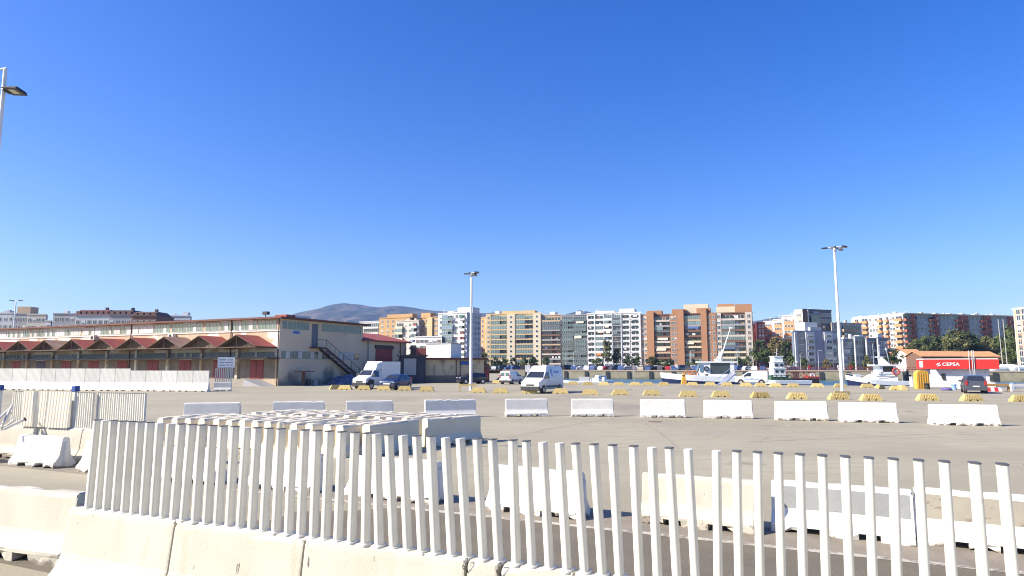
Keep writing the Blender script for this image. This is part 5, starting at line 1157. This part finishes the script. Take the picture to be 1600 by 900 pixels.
# cars parked along the far quay
def far_car(m, kind, i):
    mb = MB(); prof = {0: [(2, .7), (1.9, .95), (1.1, 1.05), (.4, 1.45), (-1.2, 1.45), (-1.9, 1.0), (-2, .7)], 1: [(2, .75), (1.9, 1.0), (1.2, 1.2), (.6, 1.85), (-1.95, 1.85), (-2, 1.8)], 2: [(2.1, .8), (2, 1.05), (1.2, 1.15), (.5, 1.62), (-1.7, 1.62), (-2.05, 1.05)]}[kind]
    secs = [[(x, .85, .25), (x, .88, min(.95, z)), (x, .88 - (.2 if z > 1.1 else .04), z), (x, -.88 + (.2 if z > 1.1 else .04), z), (x, -.88, min(.95, z)), (x, -.85, .25)] for x, z in prof]
    mb.loft(secs, 0)
    zt = max(z for x, z in prof); 
    for sd in (-1, 1): mb.add([(1.0, sd * .885, 1.0), (-1.6, sd * .885, 1.0), (-1.2, sd * .715, zt - .1), (.45, sd * .715, zt - .1)], [(0, 1, 2, 3)], 1)
    xa = [(x, z) for x, z in prof]; a, b_ = xa[2], xa[3]; mb.add([(a[0] + .02, -.75, a[1] + .03), (a[0] + .02, .75, a[1] + .03), (b_[0] + .03, .62, b_[1] - .06), (b_[0] + .03, -.62, b_[1] - .06)], [(0, 1, 2, 3)], 1)
    for x in (1.25, -1.25):
        for sd in (-1, 1): mb.tube((x, sd * .7, .32), (x, sd * .9, .32), .32, n=10, mi=2)
    return mb.mesh('parked_car', [m, M_carglass, M_tyre])
cc = [('white', (.62, .63, .64)), ('silver', (.30, .32, .34)), ('dark grey', (.06, .065, .07)), ('blue', (.05, .09, .22)), ('red', (.35, .03, .03)), ('black', (.02, .02, .022)), ('beige', (.45, .38, .28))]
FC = {(n, k): far_car(car_paint('far_' + n.replace(' ', '_'), c, .35), k, 0) for n, c in cc for k in range(3)}
spots = {763: 'at the left foot of the yellow block', 800: 'in front of the yellow block', 850: 'behind the high-roof van', 890: 'in front of the grey glazed block', 925: 'in front of the white block', 1003: 'in front of the brown brick block', 1180: 'in front of the trees', 1250: 'in front of the waterfront building'}
cnt = {}
px = 764.0
while px < 1238:
    Y = 0
    x = 0
    for _ in range(4): Y = FARQ(x) + 4.2; x = (px - 800) / FOC * Y
    if not (1196 < px < 1226):
        n, c = br.choices(cc, (6, 6, 6, 6, 1, 6, 1))[0]; k = br.choices((0, 1, 2), (5, 2, 3))[0]
        where = [t for p, t in spots.items() if p <= px + .5][-1]
        o = link('parked_car', FC[(n, k)], None, (x, Y, 1.255 if False else 1.05), R(br.choice((20, 200, 70, -110)) + br.uniform(-8, 8)))
        tag(o, f'{n} {("car", "van", "crossover")[k]} on the far quay {where}', 'car', 'cars parked along the far quay')
    px += br.uniform(9.0, 12.5)
px = 775.0
while px < 1175:
    x = 0
    for _ in range(4): Y = FARQ(x) + 14; x = (px - 800) / FOC * Y
    n, c = br.choices(cc, (6, 6, 6, 6, 1, 6, 1))[0]; k = br.choices((0, 1, 2), (5, 2.5, 3))[0]
    where = [t for p, t in spots.items() if p <= px + .5][-1]
    o = link('parked_car', FC[(n, k)], None, (x, Y, 1.05), R(-23 + br.choice((0, 180))))
    tag(o, f'{n} {("car", "van", "crossover")[k]} in the rear rank {where}', 'car', 'cars parked along the far quay'); px += br.uniform(15, 26)
by = {}
for o in bpy.data.objects:
    if o.get('group') == 'cars parked along the far quay': by.setdefault(o['label'], []).append(o)
for lb, os_ in by.items():
    if len(os_) > 1:
        for k, o in enumerate(sorted(os_, key=lambda o: o.location.x / o.location.y)): o['label'] = f'{ORD[k]} ' + lb
# lamp posts on the far quay
for px, pt, lb in ((884, 552, 'in front of the grey glazed block'), (896, 550, 'beside the white block'), (1078, 548, 'in front of the brick stair tower'), (1150, 550, 'in front of the right brick balconies'), (1248, 552, 'at the left corner of the blue grey building'), (1276, 548, 'before the middle of the blue grey building'), (826, 560, 'behind the high-roof van')):
    x = 0
    for _ in range(4): Y = FARQ(x) + 8; x = (px - 800) / FOC * Y
    z = ZT(pt, Y) - 1.05; r = thing('street_lamp', f'thin grey lamp on the far quay {lb}', 'street lamp', (x, Y, 1.05), 0, 'street lamps on the far quay')
    obj('pole', MB().tube((0, 0, 0), (0, 0, z), .09, .06), M_metal, r); obj('lantern', MB().tube((0, 0, z), (.8, 0, z + .1), .05).box(.6, 1.2, -.12, .12, z, z + .14), M_metal, r)
def qspot(px, off):
    x = 0
    for _ in range(5): Y = FARQ(x) + off; x = (px - 800) / FOC * Y
    return Vector((x, Y, 1.05))
# red railing along the right part of the far quay
a = qspot(1180, 2); b_ = qspot(1440, 2); mb = MB(); n = 60
for i in range(n + 1): p = a + (b_ - a) * i / n; mb.tube(p, p + Vector((0, 0, 1.0)), .05, n=5)
for z in (.5, 1.0): mb.tube(a + Vector((0, 0, z)), b_ + Vector((0, 0, z)), .06, n=5)
tag(obj('railing', mb, mat('dark_red_rail', (.16, .04, .03), .7)), 'dark red railing along the right part of the far quay', 'railing')
for px, c, lb in ((1262, M_tail, 'red kiosk box on the far quay left of the lamp mast'), (1326, M_tail, 'round red sign stand on the far quay right of the lamp mast'), (1307, M_white, 'small white stand on the far quay behind the lamp mast')):
    p = qspot(px, 5); tag(obj('quay_stand', MB().box(-.2, .2, -.2, .2, 0, .9).box(-.4, .4, -.15, .15, .9, 1.7), c, None, p), lb, 'stand')

# ------------------------------------------------------------------ boats
M_hullw = mat('white_boat_gelcoat', (.78, .79, .79), .3, (.72, .73, .72), 1.5); M_navy = mat('navy_hull', (.02, .03, .09), .4); M_red = mat('red_rubber', (.42, .03, .03), .5); M_boatgl = M_carglass; M_green = mat('dark_green_deck', (.04, .10, .07), .7)
def hull(L, B, zs, zbow, zk=-.5, band=.45, n=14, flat=False):
    """sections from stern (x=-L/2) to bow; z measured from the water"""
    top, mid = [], []; secs = []
    for i in range(n + 1):
        t = i / n; wf = .92 if t < .5 else .92 * (1 - ((t - .5) / .5) ** (2.4 if not flat else 6)); wf = max(wf, .03); x = -L / 2 + L * t * (1.0); s_ = zs + (zbow - zs) * t ** 2.5
        xk = x - (L * .10 * max(0, t - .6) / .4)
        y = B / 2 * wf
        h = [(xk, 0, zk * (1 - .6 * t ** 4)), (xk, y * .75, zk * .3), (x * .99, y * .95, s_ - band), (x, y, s_), (x, y * .93, s_ + .03)]
        secs.append(h + [(a_, -b_, c_) for a_, b_, c_ in h[:0:-1]])
    lo = MB().loft([[q[k] for k in (0, 1, 2, len(q) - 2, len(q) - 1)] for q in secs])
    up = MB().loft([[q[k] for k in (2, 3, 4, len(q) - 4, len(q) - 3, len(q) - 2)] for q in secs])
    return lo, up
def boat(name, label, px, Y, rz, L, B, zs, zbow, mlow, mup=None, band=.45, group=None, flat=False, z=-1.6):
    p = P(px, 572, Y); r = thing(name, label, 'boat', (p.x, Y, z), R(rz), group); lo, up = hull(L, B, zs, zbow, band=band, flat=flat)
    obj('hull', lo, mlow, r); obj('topsides', up, mup or M_hullw, r); return r
def ring(r, c, rad, m, nm='lifebuoy'):
    mb = MB(); n = 14; pts = [Vector((c[0] + rad * math.cos(k * 2 * math.pi / n), c[1], c[2] + rad * math.sin(k * 2 * math.pi / n))) for k in range(n)]
    for k in range(n): mb.tube(pts[k], pts[(k + 1) % n], rad * .28, n=6)
    return obj(nm, mb, m, r)
M_orange = mat('orange_buoy', (.55, .14, .05), .6)
# work boat with a boom
r = boat('work_boat', 'white work boat with a glazed cabin and a tall leaning white boom', 1092, 103, 172, 11.6, 3.4, 2.55, 3.1, M_navy, band=.8)
cab = obj('cabin', MB().box(-5.0, -4.4, -1.3, 1.3, 2.35, 4.6).box(-4.4, -1.2, -1.3, 1.3, 2.35, 2.9).box(-1.5, -.6, -1.3, 1.3, 2.9, 4.6).loft([[(-.6, -1.3, 2.4), (-.6, 1.3, 2.4), (-.6, 1.3, 4.6), (-.6, -1.3, 4.6)], [(.5, -1.2, 2.4), (.5, 1.2, 2.4), (-.2, 1.2, 4.6), (-.2, -1.2, 4.6)]]), M_hullw, r)
obj('roof', MB().box(-5.4, .3, -1.5, 1.5, 4.603, 4.8), M_hullw, r); obj('cabin_glazing', MB().box(-4.4, -1.5, 1.1, 1.25, 2.9, 4.6), M_glass, r); obj('cabin_glazing', MB().box(-4.4, -1.5, -1.25, -1.1, 2.9, 4.6), M_glass, r)
obj('windscreen', MB().loft([[(.38, -1.1, 3.1), (.38, 1.1, 3.1), (.0, 1.1, 4.4), (.0, -1.1, 4.4)], [(.42, -1.1, 3.1), (.42, 1.1, 3.1), (.04, 1.1, 4.4), (.04, -1.1, 4.4)]]), M_glassb, r)
obj('side_window', MB().box(-.5, .05, 1.301, 1.33, 3.2, 4.3), M_glassb, r)
ring(r, (-.9, 1.42, 3.7), .32, M_boatgl); ring(r, (.9, 1.3, 3.0), .38, M_orange); ring(r, (1.9, 1.2, 3.0), .36, M_orange)
bm = obj('boom', MB().tube((-3.4, 0, 5.6), (-4.9, 0, 9.9), .11, .07, n=8).box(-5.1, -4.7, -.15, .15, 9.8, 10.05), M_pole, r); obj('boom_base', MB().tube((-3.1, 0, 4.8), (-3.4, 0, 5.9), .28, .2).box(-3.0, -2.4, -.3, .3, 4.8, 5.2).tube((-2.6, 0, 5.1), (-3.7, 0, 6.6), .09), M_pole, r)
for k in range(4): obj('side_fender', MB().box(-4.4 + k * 1.4, -3.5 + k * 1.4, 1.56, 1.72, .6, 1.5), M_dark if k != 1 else mat('blue_fender', (.02, .04, .22), .6), r)
gp = thing('gangway', 'grey slanting gangway leaning from the quay to the work boat', 'gangway', G(1122, 602.5), 0)
q0 = G(1121, 601.5); q1 = P(1142, 583.5, 99); dv = q1 - q0
m = MB()
for s_ in (0, .9): m.tube((s_, s_ * .3, 0), dv + Vector((s_, s_ * .3, 0)), .06, n=6); m.tube((s_, s_ * .3, .8), dv + Vector((s_, s_ * .3, .8)), .04, n=6)
m.loft([[(0, 0, .02), (.9, .27, .02), (.9, .27, .1), (0, 0, .1)], [dv + Vector(v_) for v_ in ((0, 0, .02), (.9, .27, .02), (.9, .27, .1), (0, 0, .1))]]); gp.location = q0
obj('walkway', m, M_metal, gp)
# small boats behind the high-roof van
r = boat('small_boat', 'low white motor boat with a grey canopy right of the high-roof van', 908, 112, 170, 7.2, 2.3, 1.55, 1.75, M_navy, band=.5)
obj('canopy', MB().box(-1.4, .3, -.9, .9, 1.6, 2.3), mat('pale_grey_canvas', (.55, .55, .54), .8), r); obj('console', MB().box(-2.9, -1.7, -.7, .7, 1.6, 2.15), M_hullw, r); obj('engine', MB().box(-3.9, -3.4, -.3, .3, 1.2, 2.3), M_hullw, r, bevel=.08)
r = boat('small_boat', 'small white launch with a dark window moored beside the low motor boat', 936, 116, 200, 4.2, 1.9, 1.6, 1.9, M_navy); c_ = obj('cabin', MB().frustum((-1.2, .8, -.7, .7), (-1.0, .4, -.6, .6), 1.6, 2.5), M_hullw, r); obj('window', MB().box(-.7, .0, .66, .72, 1.9, 2.3).box(-.7, .0, -.72, -.66, 1.9, 2.3), M_boatgl, c_)
r = boat('small_boat', 'blue and white skiff half hidden by the high-roof van', 884, 104, 150, 4.0, 1.7, 1.2, 1.5, mat('bright_blue_hull', (.04, .12, .35), .4))
# boat with a tower of white decks
r = boat('tower_boat', 'white barge-like boat with a stacked white bridge tower on a green frame', 1226, 98, 180, 6.6, 3.0, 2.0, 2.1, M_navy, M_hullw, band=.5, flat=True)
t = MB(); zz = 1.95
t.box(.3, 2.0, -.9, .9, 2.0, 3.2).box(.4, 1.9, -.85, .85, 3.25, 4.1).box(.55, 1.8, -.8, .8, 4.15, 4.9)
tw = obj('bridge_tower', t, M_hullw, r); obj('deck_edge', MB().box(.15, 2.15, -1.05, 1.05, 3.2, 3.25).box(.3, 2.0, -.95, .95, 4.1, 4.15).box(.45, 1.9, -.9, .9, 4.9, 5.0), M_hullw, r)
for z_, h_ in ((2.6, .35), (3.5, .35)):
    for x_ in (.55, 1.3): obj('window', MB().box(x_, x_ + .45, .86, .93, z_, z_ + h_), M_boatgl, tw)
gf = MB()
for x_ in (-.4, .3, 1.0, 1.7, 2.4):
    for y_ in (-1.1, 1.1): gf.box(x_ - .05, x_ + .05, y_ - .05, y_ + .05, 1.1, 2.0)
for y_ in (-1.1, 1.1): gf.box(-.4, 2.4, y_ - .04, y_ + .04, 1.96, 2.05).box(-.4, 2.4, y_ - .04, y_ + .04, 1.5, 1.58)
obj('green_frame', gf.box(-.2, 2.2, -.8, .8, 1.15, 1.98), M_green, r)
obj('aerial', MB().tube((1.1, 0, 5), (1.1, 0, 6.2), .04).tube((.8, 0, 5.3), (1.4, 0, 5.6), .03), M_metal, r)
for c_ in r.children:
    if c_.name.split('.')[0] in ('bridge_tower', 'deck_edge', 'aerial'): c_.location.z = .55
    elif c_.name.split('.')[0] == 'green_frame': c_.location.z = .8
tf = thing('truss_gantry', 'low rusty red truss frame standing behind the barge boat', 'gantry', P(1228, 572, 112)); tf.location.z = -1.6
m = MB(); 
for z_ in (2.1, 3.1): m.tube((0, 0, z_), (4.8, 0, z_), .08, n=6)
for k in range(6): m.tube((k * .8 * 1.2, 0, 2.1), (k * .8 * 1.2, 0, 3.1), .06, n=6)
for k in range(5): m.tube((k * .96, 0, 2.1), (k * .96 + .96, 0, 3.1), .05, n=6).tube((k * .96, 0, 3.1), (k * .96 + .96, 0, 2.1), .05, n=6)
obj('truss', m, mat('red_brown_truss', (.24, .08, .05), .7), tf); obj('float', MB().box(-.2, 5, -1, 1, -.2, 2.0), M_dark, tf)
# yacht
r = boat('motor_yacht', 'white motor yacht with a flybridge, navy hull and black fender boards', 1368, 93, 176, 8.2, 2.8, 2.05, 2.85, M_navy, band=.6)
dh = obj('deckhouse', MB().loft([[(-2.4, -1.1, 1.9), (-2.4, 1.1, 1.9), (1.9, .9, 2.2), (1.9, -.9, 2.2)], [(-2.3, -1.0, 3.0), (-2.3, 1.0, 3.0), (.6, .8, 3.0), (.6, -.8, 3.0)]]), M_hullw, r)
wh_ = obj('wheelhouse', MB().box(-2.3, -1.9, -1, 1, 3.003, 4.1).box(-1.9, .15, -1, 1, 3.003, 3.3).loft([[(-.5, -1, 3.0), (-.5, 1, 3.0), (-.5, 1, 4.1), (-.5, -1, 4.1)], [(-.2, -1, 3.0), (-.2, 1, 3.0), (-.05, 1, 4.1), (-.05, -1, 4.1)]]), M_hullw, r)
obj('windows', MB().box(-1.9, -.5, .85, .95, 3.3, 4.0).box(-1.9, -.5, -.95, -.85, 3.3, 4.0), M_boatgl, wh_) ; wh_.children[0].name = 'window'
obj('roof', MB().box(-2.9, .6, -1.2, 1.2, 4.103, 4.3), M_hullw, r); obj('side_stripe', MB().box(-2.2, .4, 1.03, 1.06, 2.62, 2.7), M_boatgl, dh)
obj('radar_arch', MB().loft([[(-1.6, -.9, 4.3), (-1.6, .9, 4.3), (-1.0, .9, 4.3), (-1.0, -.9, 4.3)], [(-.7, -.5, 5.3), (-.7, .5, 5.3), (-.45, .5, 5.3), (-.45, -.5, 5.3)]]).box(-.9, -.2, -.5, .5, 5.303, 5.4), M_hullw, r)
obj('aerial', MB().tube((-.5, .3, 5.4), (-.5, .3, 7.0), .035).tube((-2.0, -.2, 4.3), (-1.6, -.2, 6.7), .05).ball((-.5, .3, 6.9), .12).ball((-1.65, -.2, 6.4), .16).tube((.3, .2, 4.3), (.3, .2, 7.2), .025), M_metal, r)
ring(r, (-2.15, 1.12, 3.35), .42, mat('red_lifebuoy', (.5, .08, .06), .6)); obj('porthole', MB().tube((1.55, 1.05, 1.85), (1.55, 1.2, 1.85), .12, n=10), M_boatgl, r)
for k in range(3): obj('fender_board', MB().box(-3.9 + k * .95, -3.1 + k * .95, 1.3, 1.45, .55, 1.5), M_dark if k != 1 else M_navy, r)
obj('handrail', MB().tube((3.9, .1, 3.1), (1.5, 1.1, 2.7), .03).tube((3.9, -.1, 3.1), (1.5, -1.1, 2.7), .03).tube((3.0, .5, 2.5), (3.0, .5, 3.0), .025).tube((-2.9, 1.15, 1.9), (-2.9, 1.15, 4.1), .03), M_metal, r)
obj('outboard_engine', MB().box(-4.5, -3.9, -.3, .3, 1.0, 2.1).box(-4.55, -3.85, -.35, .35, 2.1, 2.9).box(-4.3, -4.1, -.2, .2, 2.9, 3.6), M_blackp, r, bevel=.08)
# red inflatables and moored boats at the far quay
for px, Y, lb in ((1266, 172, 'red inflatable boat moored at the far quay left of the lamp mast'), (1336, 150, 'red inflatable boat ahead of the white yacht')):
    r = boat('inflatable_boat', lb, px, Y, 180, 3.6, 2.0, 1.4, 1.8, M_red, M_red); obj('console', MB().box(-.8, .2, -.5, .5, 1.4, 2.3), M_hullw, r)
r = boat('sailing_boat', 'white boat with two tall bare masts moored at the right', 1572, 188, 180, 7, 2.6, .9, 1.3, M_hullw, z=1.4)
obj('cabin', MB().frustum((-2.2, 1.6, -.9, .9), (-1.9, 1.0, -.7, .7), .9, 1.6), M_hullw, r)
for dx in (.9, -.35): obj('mast', MB().tube((dx, 0, .9), (dx + (.25 if dx > 0 else .1), 0, 14.2), .12, .09, n=8), mat('bare_mast', (.42, .40, .36), .6), r)
for i, px in enumerate((1556, 1588, 1604)): 
    r = boat('moored_boat', f'small white moored boat {("left of the two masted one", "right of the two masted one", "cut by the right edge")[i]}', px, 186, 175 + 5 * i, 4.6, 1.9, .8, 1.1, M_hullw, z=1.4); obj('cabin', MB().frustum((-1.4, .6, -.7, .7), (-1.2, .2, -.6, .6), .8, 1.4), M_hullw, r)
p = qspot(1586.5, 2); tag(obj('mooring_post', MB().tube((0, 0, 0), (0, 0, 2.6), .16), M_pole, None, p), 'thick white post on the far quay at the right', 'post')
# ------------------------------------------------------------------ fuel station on its pontoon
M_fred = mat('fuel_station_red', (.62, .035, .025), .45, (.56, .03, .025), 1)
A = P(1443.5, 572, 92); r = thing('fuel_station', 'white harbour fuel station with a long red fascia', 'fuel station', (A.x, 92, -.9), R(-20))
L = 8.66; zf = lambda y, Y=90.5: ZT(y, Y) + .9
f1, f0, gb = zf(561.5), zf(576.5), zf(600.5)
obj('house', MB().box(.9, L - .9, .7, 4, .4, f0 + .1), mat('white_station_wall', (.72, .73, .74), .7), r)
obj('fascia', MB().box(0, L, -.1, 4.6, f0, f1), M_fred, r); obj('roof', MB().box(.05, L - .05, -.05, 4.55, f1 + .003, f1 + .12), M_white, r)
obj('pontoon', MB().box(-.6, L + .5, -1.8, 5, -1.2, .4), M_conc, r)
obj('low_wall', MB().box(2.2, L - .8, -.9, -.7, .403, 1.25), M_white, r)
obj('stair_wall', MB().add([(.6, -.85, .4), (2.6, -.85, .4), (1.2, -.85, f0 - .1), (.6, -.85, f0 - .1), (.6, -.65, .4), (2.6, -.65, .4), (1.2, -.65, f0 - .1), (.6, -.65, f0 - .1)], [(0, 1, 2, 3), (7, 6, 5, 4), (1, 5, 6, 2), (0, 3, 7, 4), (3, 2, 6, 7)]), M_white, r)
for x0, x1, z0, z1 in ((2.15, 2.6, 1.6, 2.3), (7.7, 8.1, 1.5, 2.1), (8.5, 8.7, 1.8, 2.05)): w_ = obj('window', MB().box(x0, x1, .63, .697, z0, z1), M_glass, r); obj('frame', MB().box(x0 - .06, x1 + .06, .6, .629, z0 - .08, z0 - .01).box(x0 - .06, x1 + .06, .6, .629, z1 + .01, z1 + .08), M_blackp, w_)
for x in (5.3, 5.65, 5.85): obj('vent_pipe', MB().tube((x, -.2, 1.25), (x, -.2, f1 + 1.2), .045), M_metal, r)
M_sw = mat('white_sign_letters', (.78, .78, .78), .5)
cu = bpy.data.curves.new('lettering', 'FONT'); cu.body = 'CEPSA'; cu.size = .62; cu.extrude = .02; cu.offset = .012
to = bpy.data.objects.new('lettering', cu); sc.collection.objects.link(to); bpy.context.view_layer.update()
me = bpy.data.meshes.new_from_object(to.evaluated_get(bpy.context.evaluated_depsgraph_get())); bpy.data.objects.remove(to)
me.materials.clear(); me.materials.append(M_sw)
fas = [c for c in r.children if c.name.startswith('fascia')][0]
link('lettering', me, fas, (2.15, -.125, (f0 + f1) / 2 - .22), rot=(R(90), 0, 0)).scale = (1.15, 1, 1)
zc = (f0 + f1) / 2
obj('emblem', MB().loft([[(x, -.14, z) for x, z in q] for q in [[(1.4, zc - .12), (1.75, zc - .02), (1.95, zc + .22), (1.6, zc + .12)]] * 1] + [[(x, -.105, z) for x, z in [(1.4, zc - .12), (1.75, zc - .02), (1.95, zc + .22), (1.6, zc + .12)]]]).loft([[(x, -.14, z) for x, z in [(1.5, zc - .32), (1.95, zc - .2), (2.0, zc - .04), (1.75, zc - .1)]], [(x, -.105, z) for x, z in [(1.5, zc - .32), (1.95, zc - .2), (2.0, zc - .04), (1.75, zc - .1)]]]), M_sw, fas)
obj('side_lettering', MB().box(-.03, -.002, .6, 1.0, f0 + .2, f1 - .2).box(-.03, -.002, 1.3, 1.7, f0 + .2, f1 - .2).box(-.03, -.002, 2.0, 2.4, f0 + .2, f1 - .2), M_sw, fas)
# tank, cabinets, bollards, barriers on the quay by the station
b_ = G(1444.5, 608); t = thing('fuel_tank', 'yellow ribbed plastic tank with a rounded top on the quay edge', 'tank', (b_.x, b_.y + .8, 0))
pr = [(-.68, 0), (-.68, 1.55), (-.63, 1.75), (-.48, 1.95), (-.24, 2.05), (.24, 2.05), (.48, 1.95), (.63, 1.75), (.68, 1.55), (.68, 0)]
M_yt = mat('yellow_tank_plastic', (.68, .38, .06), .5, (.6, .33, .05), 2)
obj('body', MB().prism(pr, -.7, -.05), M_yt, t, bevel=.05); m = MB()
for k in range(5): m.box(-.56 + k * .26, -.50 + k * .26, -.73, -.703, .15, 1.75)
obj('rib', m, M_yt, t); obj('hatch', MB().box(.05, .45, -.80, -.745, .1, .65), M_blackp, t)
b_ = G(1427.5, 604); tag(obj('cabinet', MB().box(-.3, .3, -.25, .25, 0, 1.15).box(-.33, .33, -.28, .28, 1.153, 1.2), M_white, None, (b_.x, b_.y, 0)), 'small white cabinet left of the yellow tank', 'cabinet')
b_ = G(1068.5, 600.5); t = thing('marker_post', 'yellow tapered marker post on the quay in front of the work boat bow', 'marker', (b_.x, b_.y, 0))
obj('body', MB().frustum((-.36, .36, -.3, .3), (-.2, .2, -.2, .2), 0, 1.05).frustum((-.2, .2, -.2, .2), (-.13, .13, -.13, .13), 1.053, 1.55), M_yt, t); obj('band', MB().box(-.19, .19, -.21, .19, 1.12, 1.24), M_blackp, t)
for px, py, c, h, lb in ((1449, 608.3, M_dark, .55, 'dark stubby bollard in front of the yellow tank'), (1491, 609, M_pb, .5, 'pale blue drum left of the slate grey people carrier'), (1499, 607, M_white, .4, 'white drum beside the pale blue drum'), (1583, 607, M_pb, .55, 'blue drum at the right edge of the quay')):
    b_ = G(px, py); tag(obj('bollard', MB().tube((0, 0, 0), (0, 0, h), .25, .22, n=12).tube((0, 0, h), (0, 0, h + .08), .28, n=12), c, None, b_), lb, 'bollard')
b_ = G(1541, 611.5); t = thing('safety_barrier', 'low red and white plastic barrier right of the slate grey people carrier', 'barrier', (b_.x, b_.y, 0), R(-4))
for k in range(4): obj('section', MB().frustum((k * .36, k * .36 + .35, -.2, .2), (k * .36, k * .36 + .35, -.1, .1), 0, .38), M_fred if k % 2 == 0 else M_white, t)
def beam(label, p0, p1, Y, m, rad):
    A = P(*p0, Y); B = P(*p1, Y); t = thing('gangway', label, 'gangway', (A.x, Y, A.z)); obj('beam', MB().box(0, B.x - A.x, -.2, .2, -rad, rad), m, t)
    for k in (.05, .95): x = (B.x - A.x) * k; obj('leg', MB().box(x - .06, x + .06, -.1, .1, -A.z, -rad), m, t)
beam('orange beam on legs along the quay right of the people carrier', (1539, 601.5), (1577, 601.5), 68, mat('orange_beam', (.52, .30, .10), .7), .13)
beam('cream white beam on legs at the right edge of the quay', (1579, 602), (1606, 602.5), 67, M_white, .13)
tag(obj('tarpaulin', MB().ball((0, 0, .1), .55, n=10, sz=.35), mat('violet_cloth', (.12, .10, .30), .8), None, G(1479, 610)), 'small violet blue cloth heap on the quay by the drums', 'cloth')

# ------------------------------------------------------------------ hills and air
prof = [(-400, 574), (100, 574), (380, 545), (420, 515), (440, 502), (460, 490), (480, 485), (500, 481), (520, 476), (540, 473), (560, 475), (580, 480), (592, 481), (612, 477), (630, 478.5), (650, 482), (680, 486), (720, 488), (760, 489.5), (775, 487.5), (800, 492), (870, 494), (890, 489), (905, 485.5), (920, 488), (940, 493), (1000, 501), (1100, 507), (1160, 505), (1180, 501), (1200, 498), (1220, 496), (1245, 496), (1260, 500), (1300, 512), (1400, 525), (1700, 540), (2100, 560)]
def hy(px):
    for (a, ya), (b_, yb) in zip(prof, prof[1:]):
        if a <= px <= b_: return ya + (yb - ya) * (px - a) / (b_ - a)
    return 574
mb = MB(); nx, ny = 360, 22; vs_ = []; YR = 3600
for i in range(nx + 1):
    px = -400 + 2500 * i / nx; H_ = ZT(hy(px) + 1.6 * mnoise.noise((px * .03, 1, 5)) + .7 * mnoise.noise((px * .12, 4, 2)), YR)
    for j in range(ny + 1):
        t = j / ny; Y = 1900 + (YR + 500 - 1900) * t; tt = min(1, (Y - 1900) / (YR - 1900)); back = max(0, (Y - YR) / 500)
        n = mnoise.fractal(((px + 40 * math.sin(t * 3)) * .02, t * 4, 7), .9, 2.1, 6)
        z = 1 + (H_ - 1) * (tt ** 1.25) * (1 - .5 * back ** 2) + n * (H_ - 1) * .20 * math.sin(math.pi * min(1, tt)) ** 1
        vs_.append(((px - 800) / FOC * YR, Y, max(z, .6)))
mb.add(vs_, [(i * (ny + 1) + j, (i + 1) * (ny + 1) + j, (i + 1) * (ny + 1) + j + 1, i * (ny + 1) + j + 1) for i in range(nx) for j in range(ny)], 0, True)
M_hill = mat('wooded_hill', (.035, .045, .02), .95, (.11, .09, .05), .006, lo=.42, hi=.6, detail=12)
overlay(M_hill, (.02, .03, .012), .02, .5, .6)
overlay(M_hill, (.15, .12, .075), .013, .62, .66)
obj('hills', mb, M_hill)['kind'] = 'structure'
HAZE = 1.15e-4
if HAZE:
    hz = obj('haze', MB().box(-3200, 3200, -120, 4600, -6, 460), None or M_hill)
    hm = bpy.data.materials.new('thin_air'); hm.use_nodes = True; n = hm.node_tree; n.nodes.clear()
    pv = n.nodes.new('ShaderNodeVolumePrincipled'); pv.inputs['Density'].default_value = HAZE; pv.inputs['Color'].default_value = (.26, .48, 1, 1); pv.inputs['Anisotropy'].default_value = .2
    om = n.nodes.new('ShaderNodeOutputMaterial'); n.links.new(pv.outputs[0], om.inputs['Volume'])
    hz.data.materials.clear(); hz.data.materials.append(hm); hz['kind'] = 'stuff'
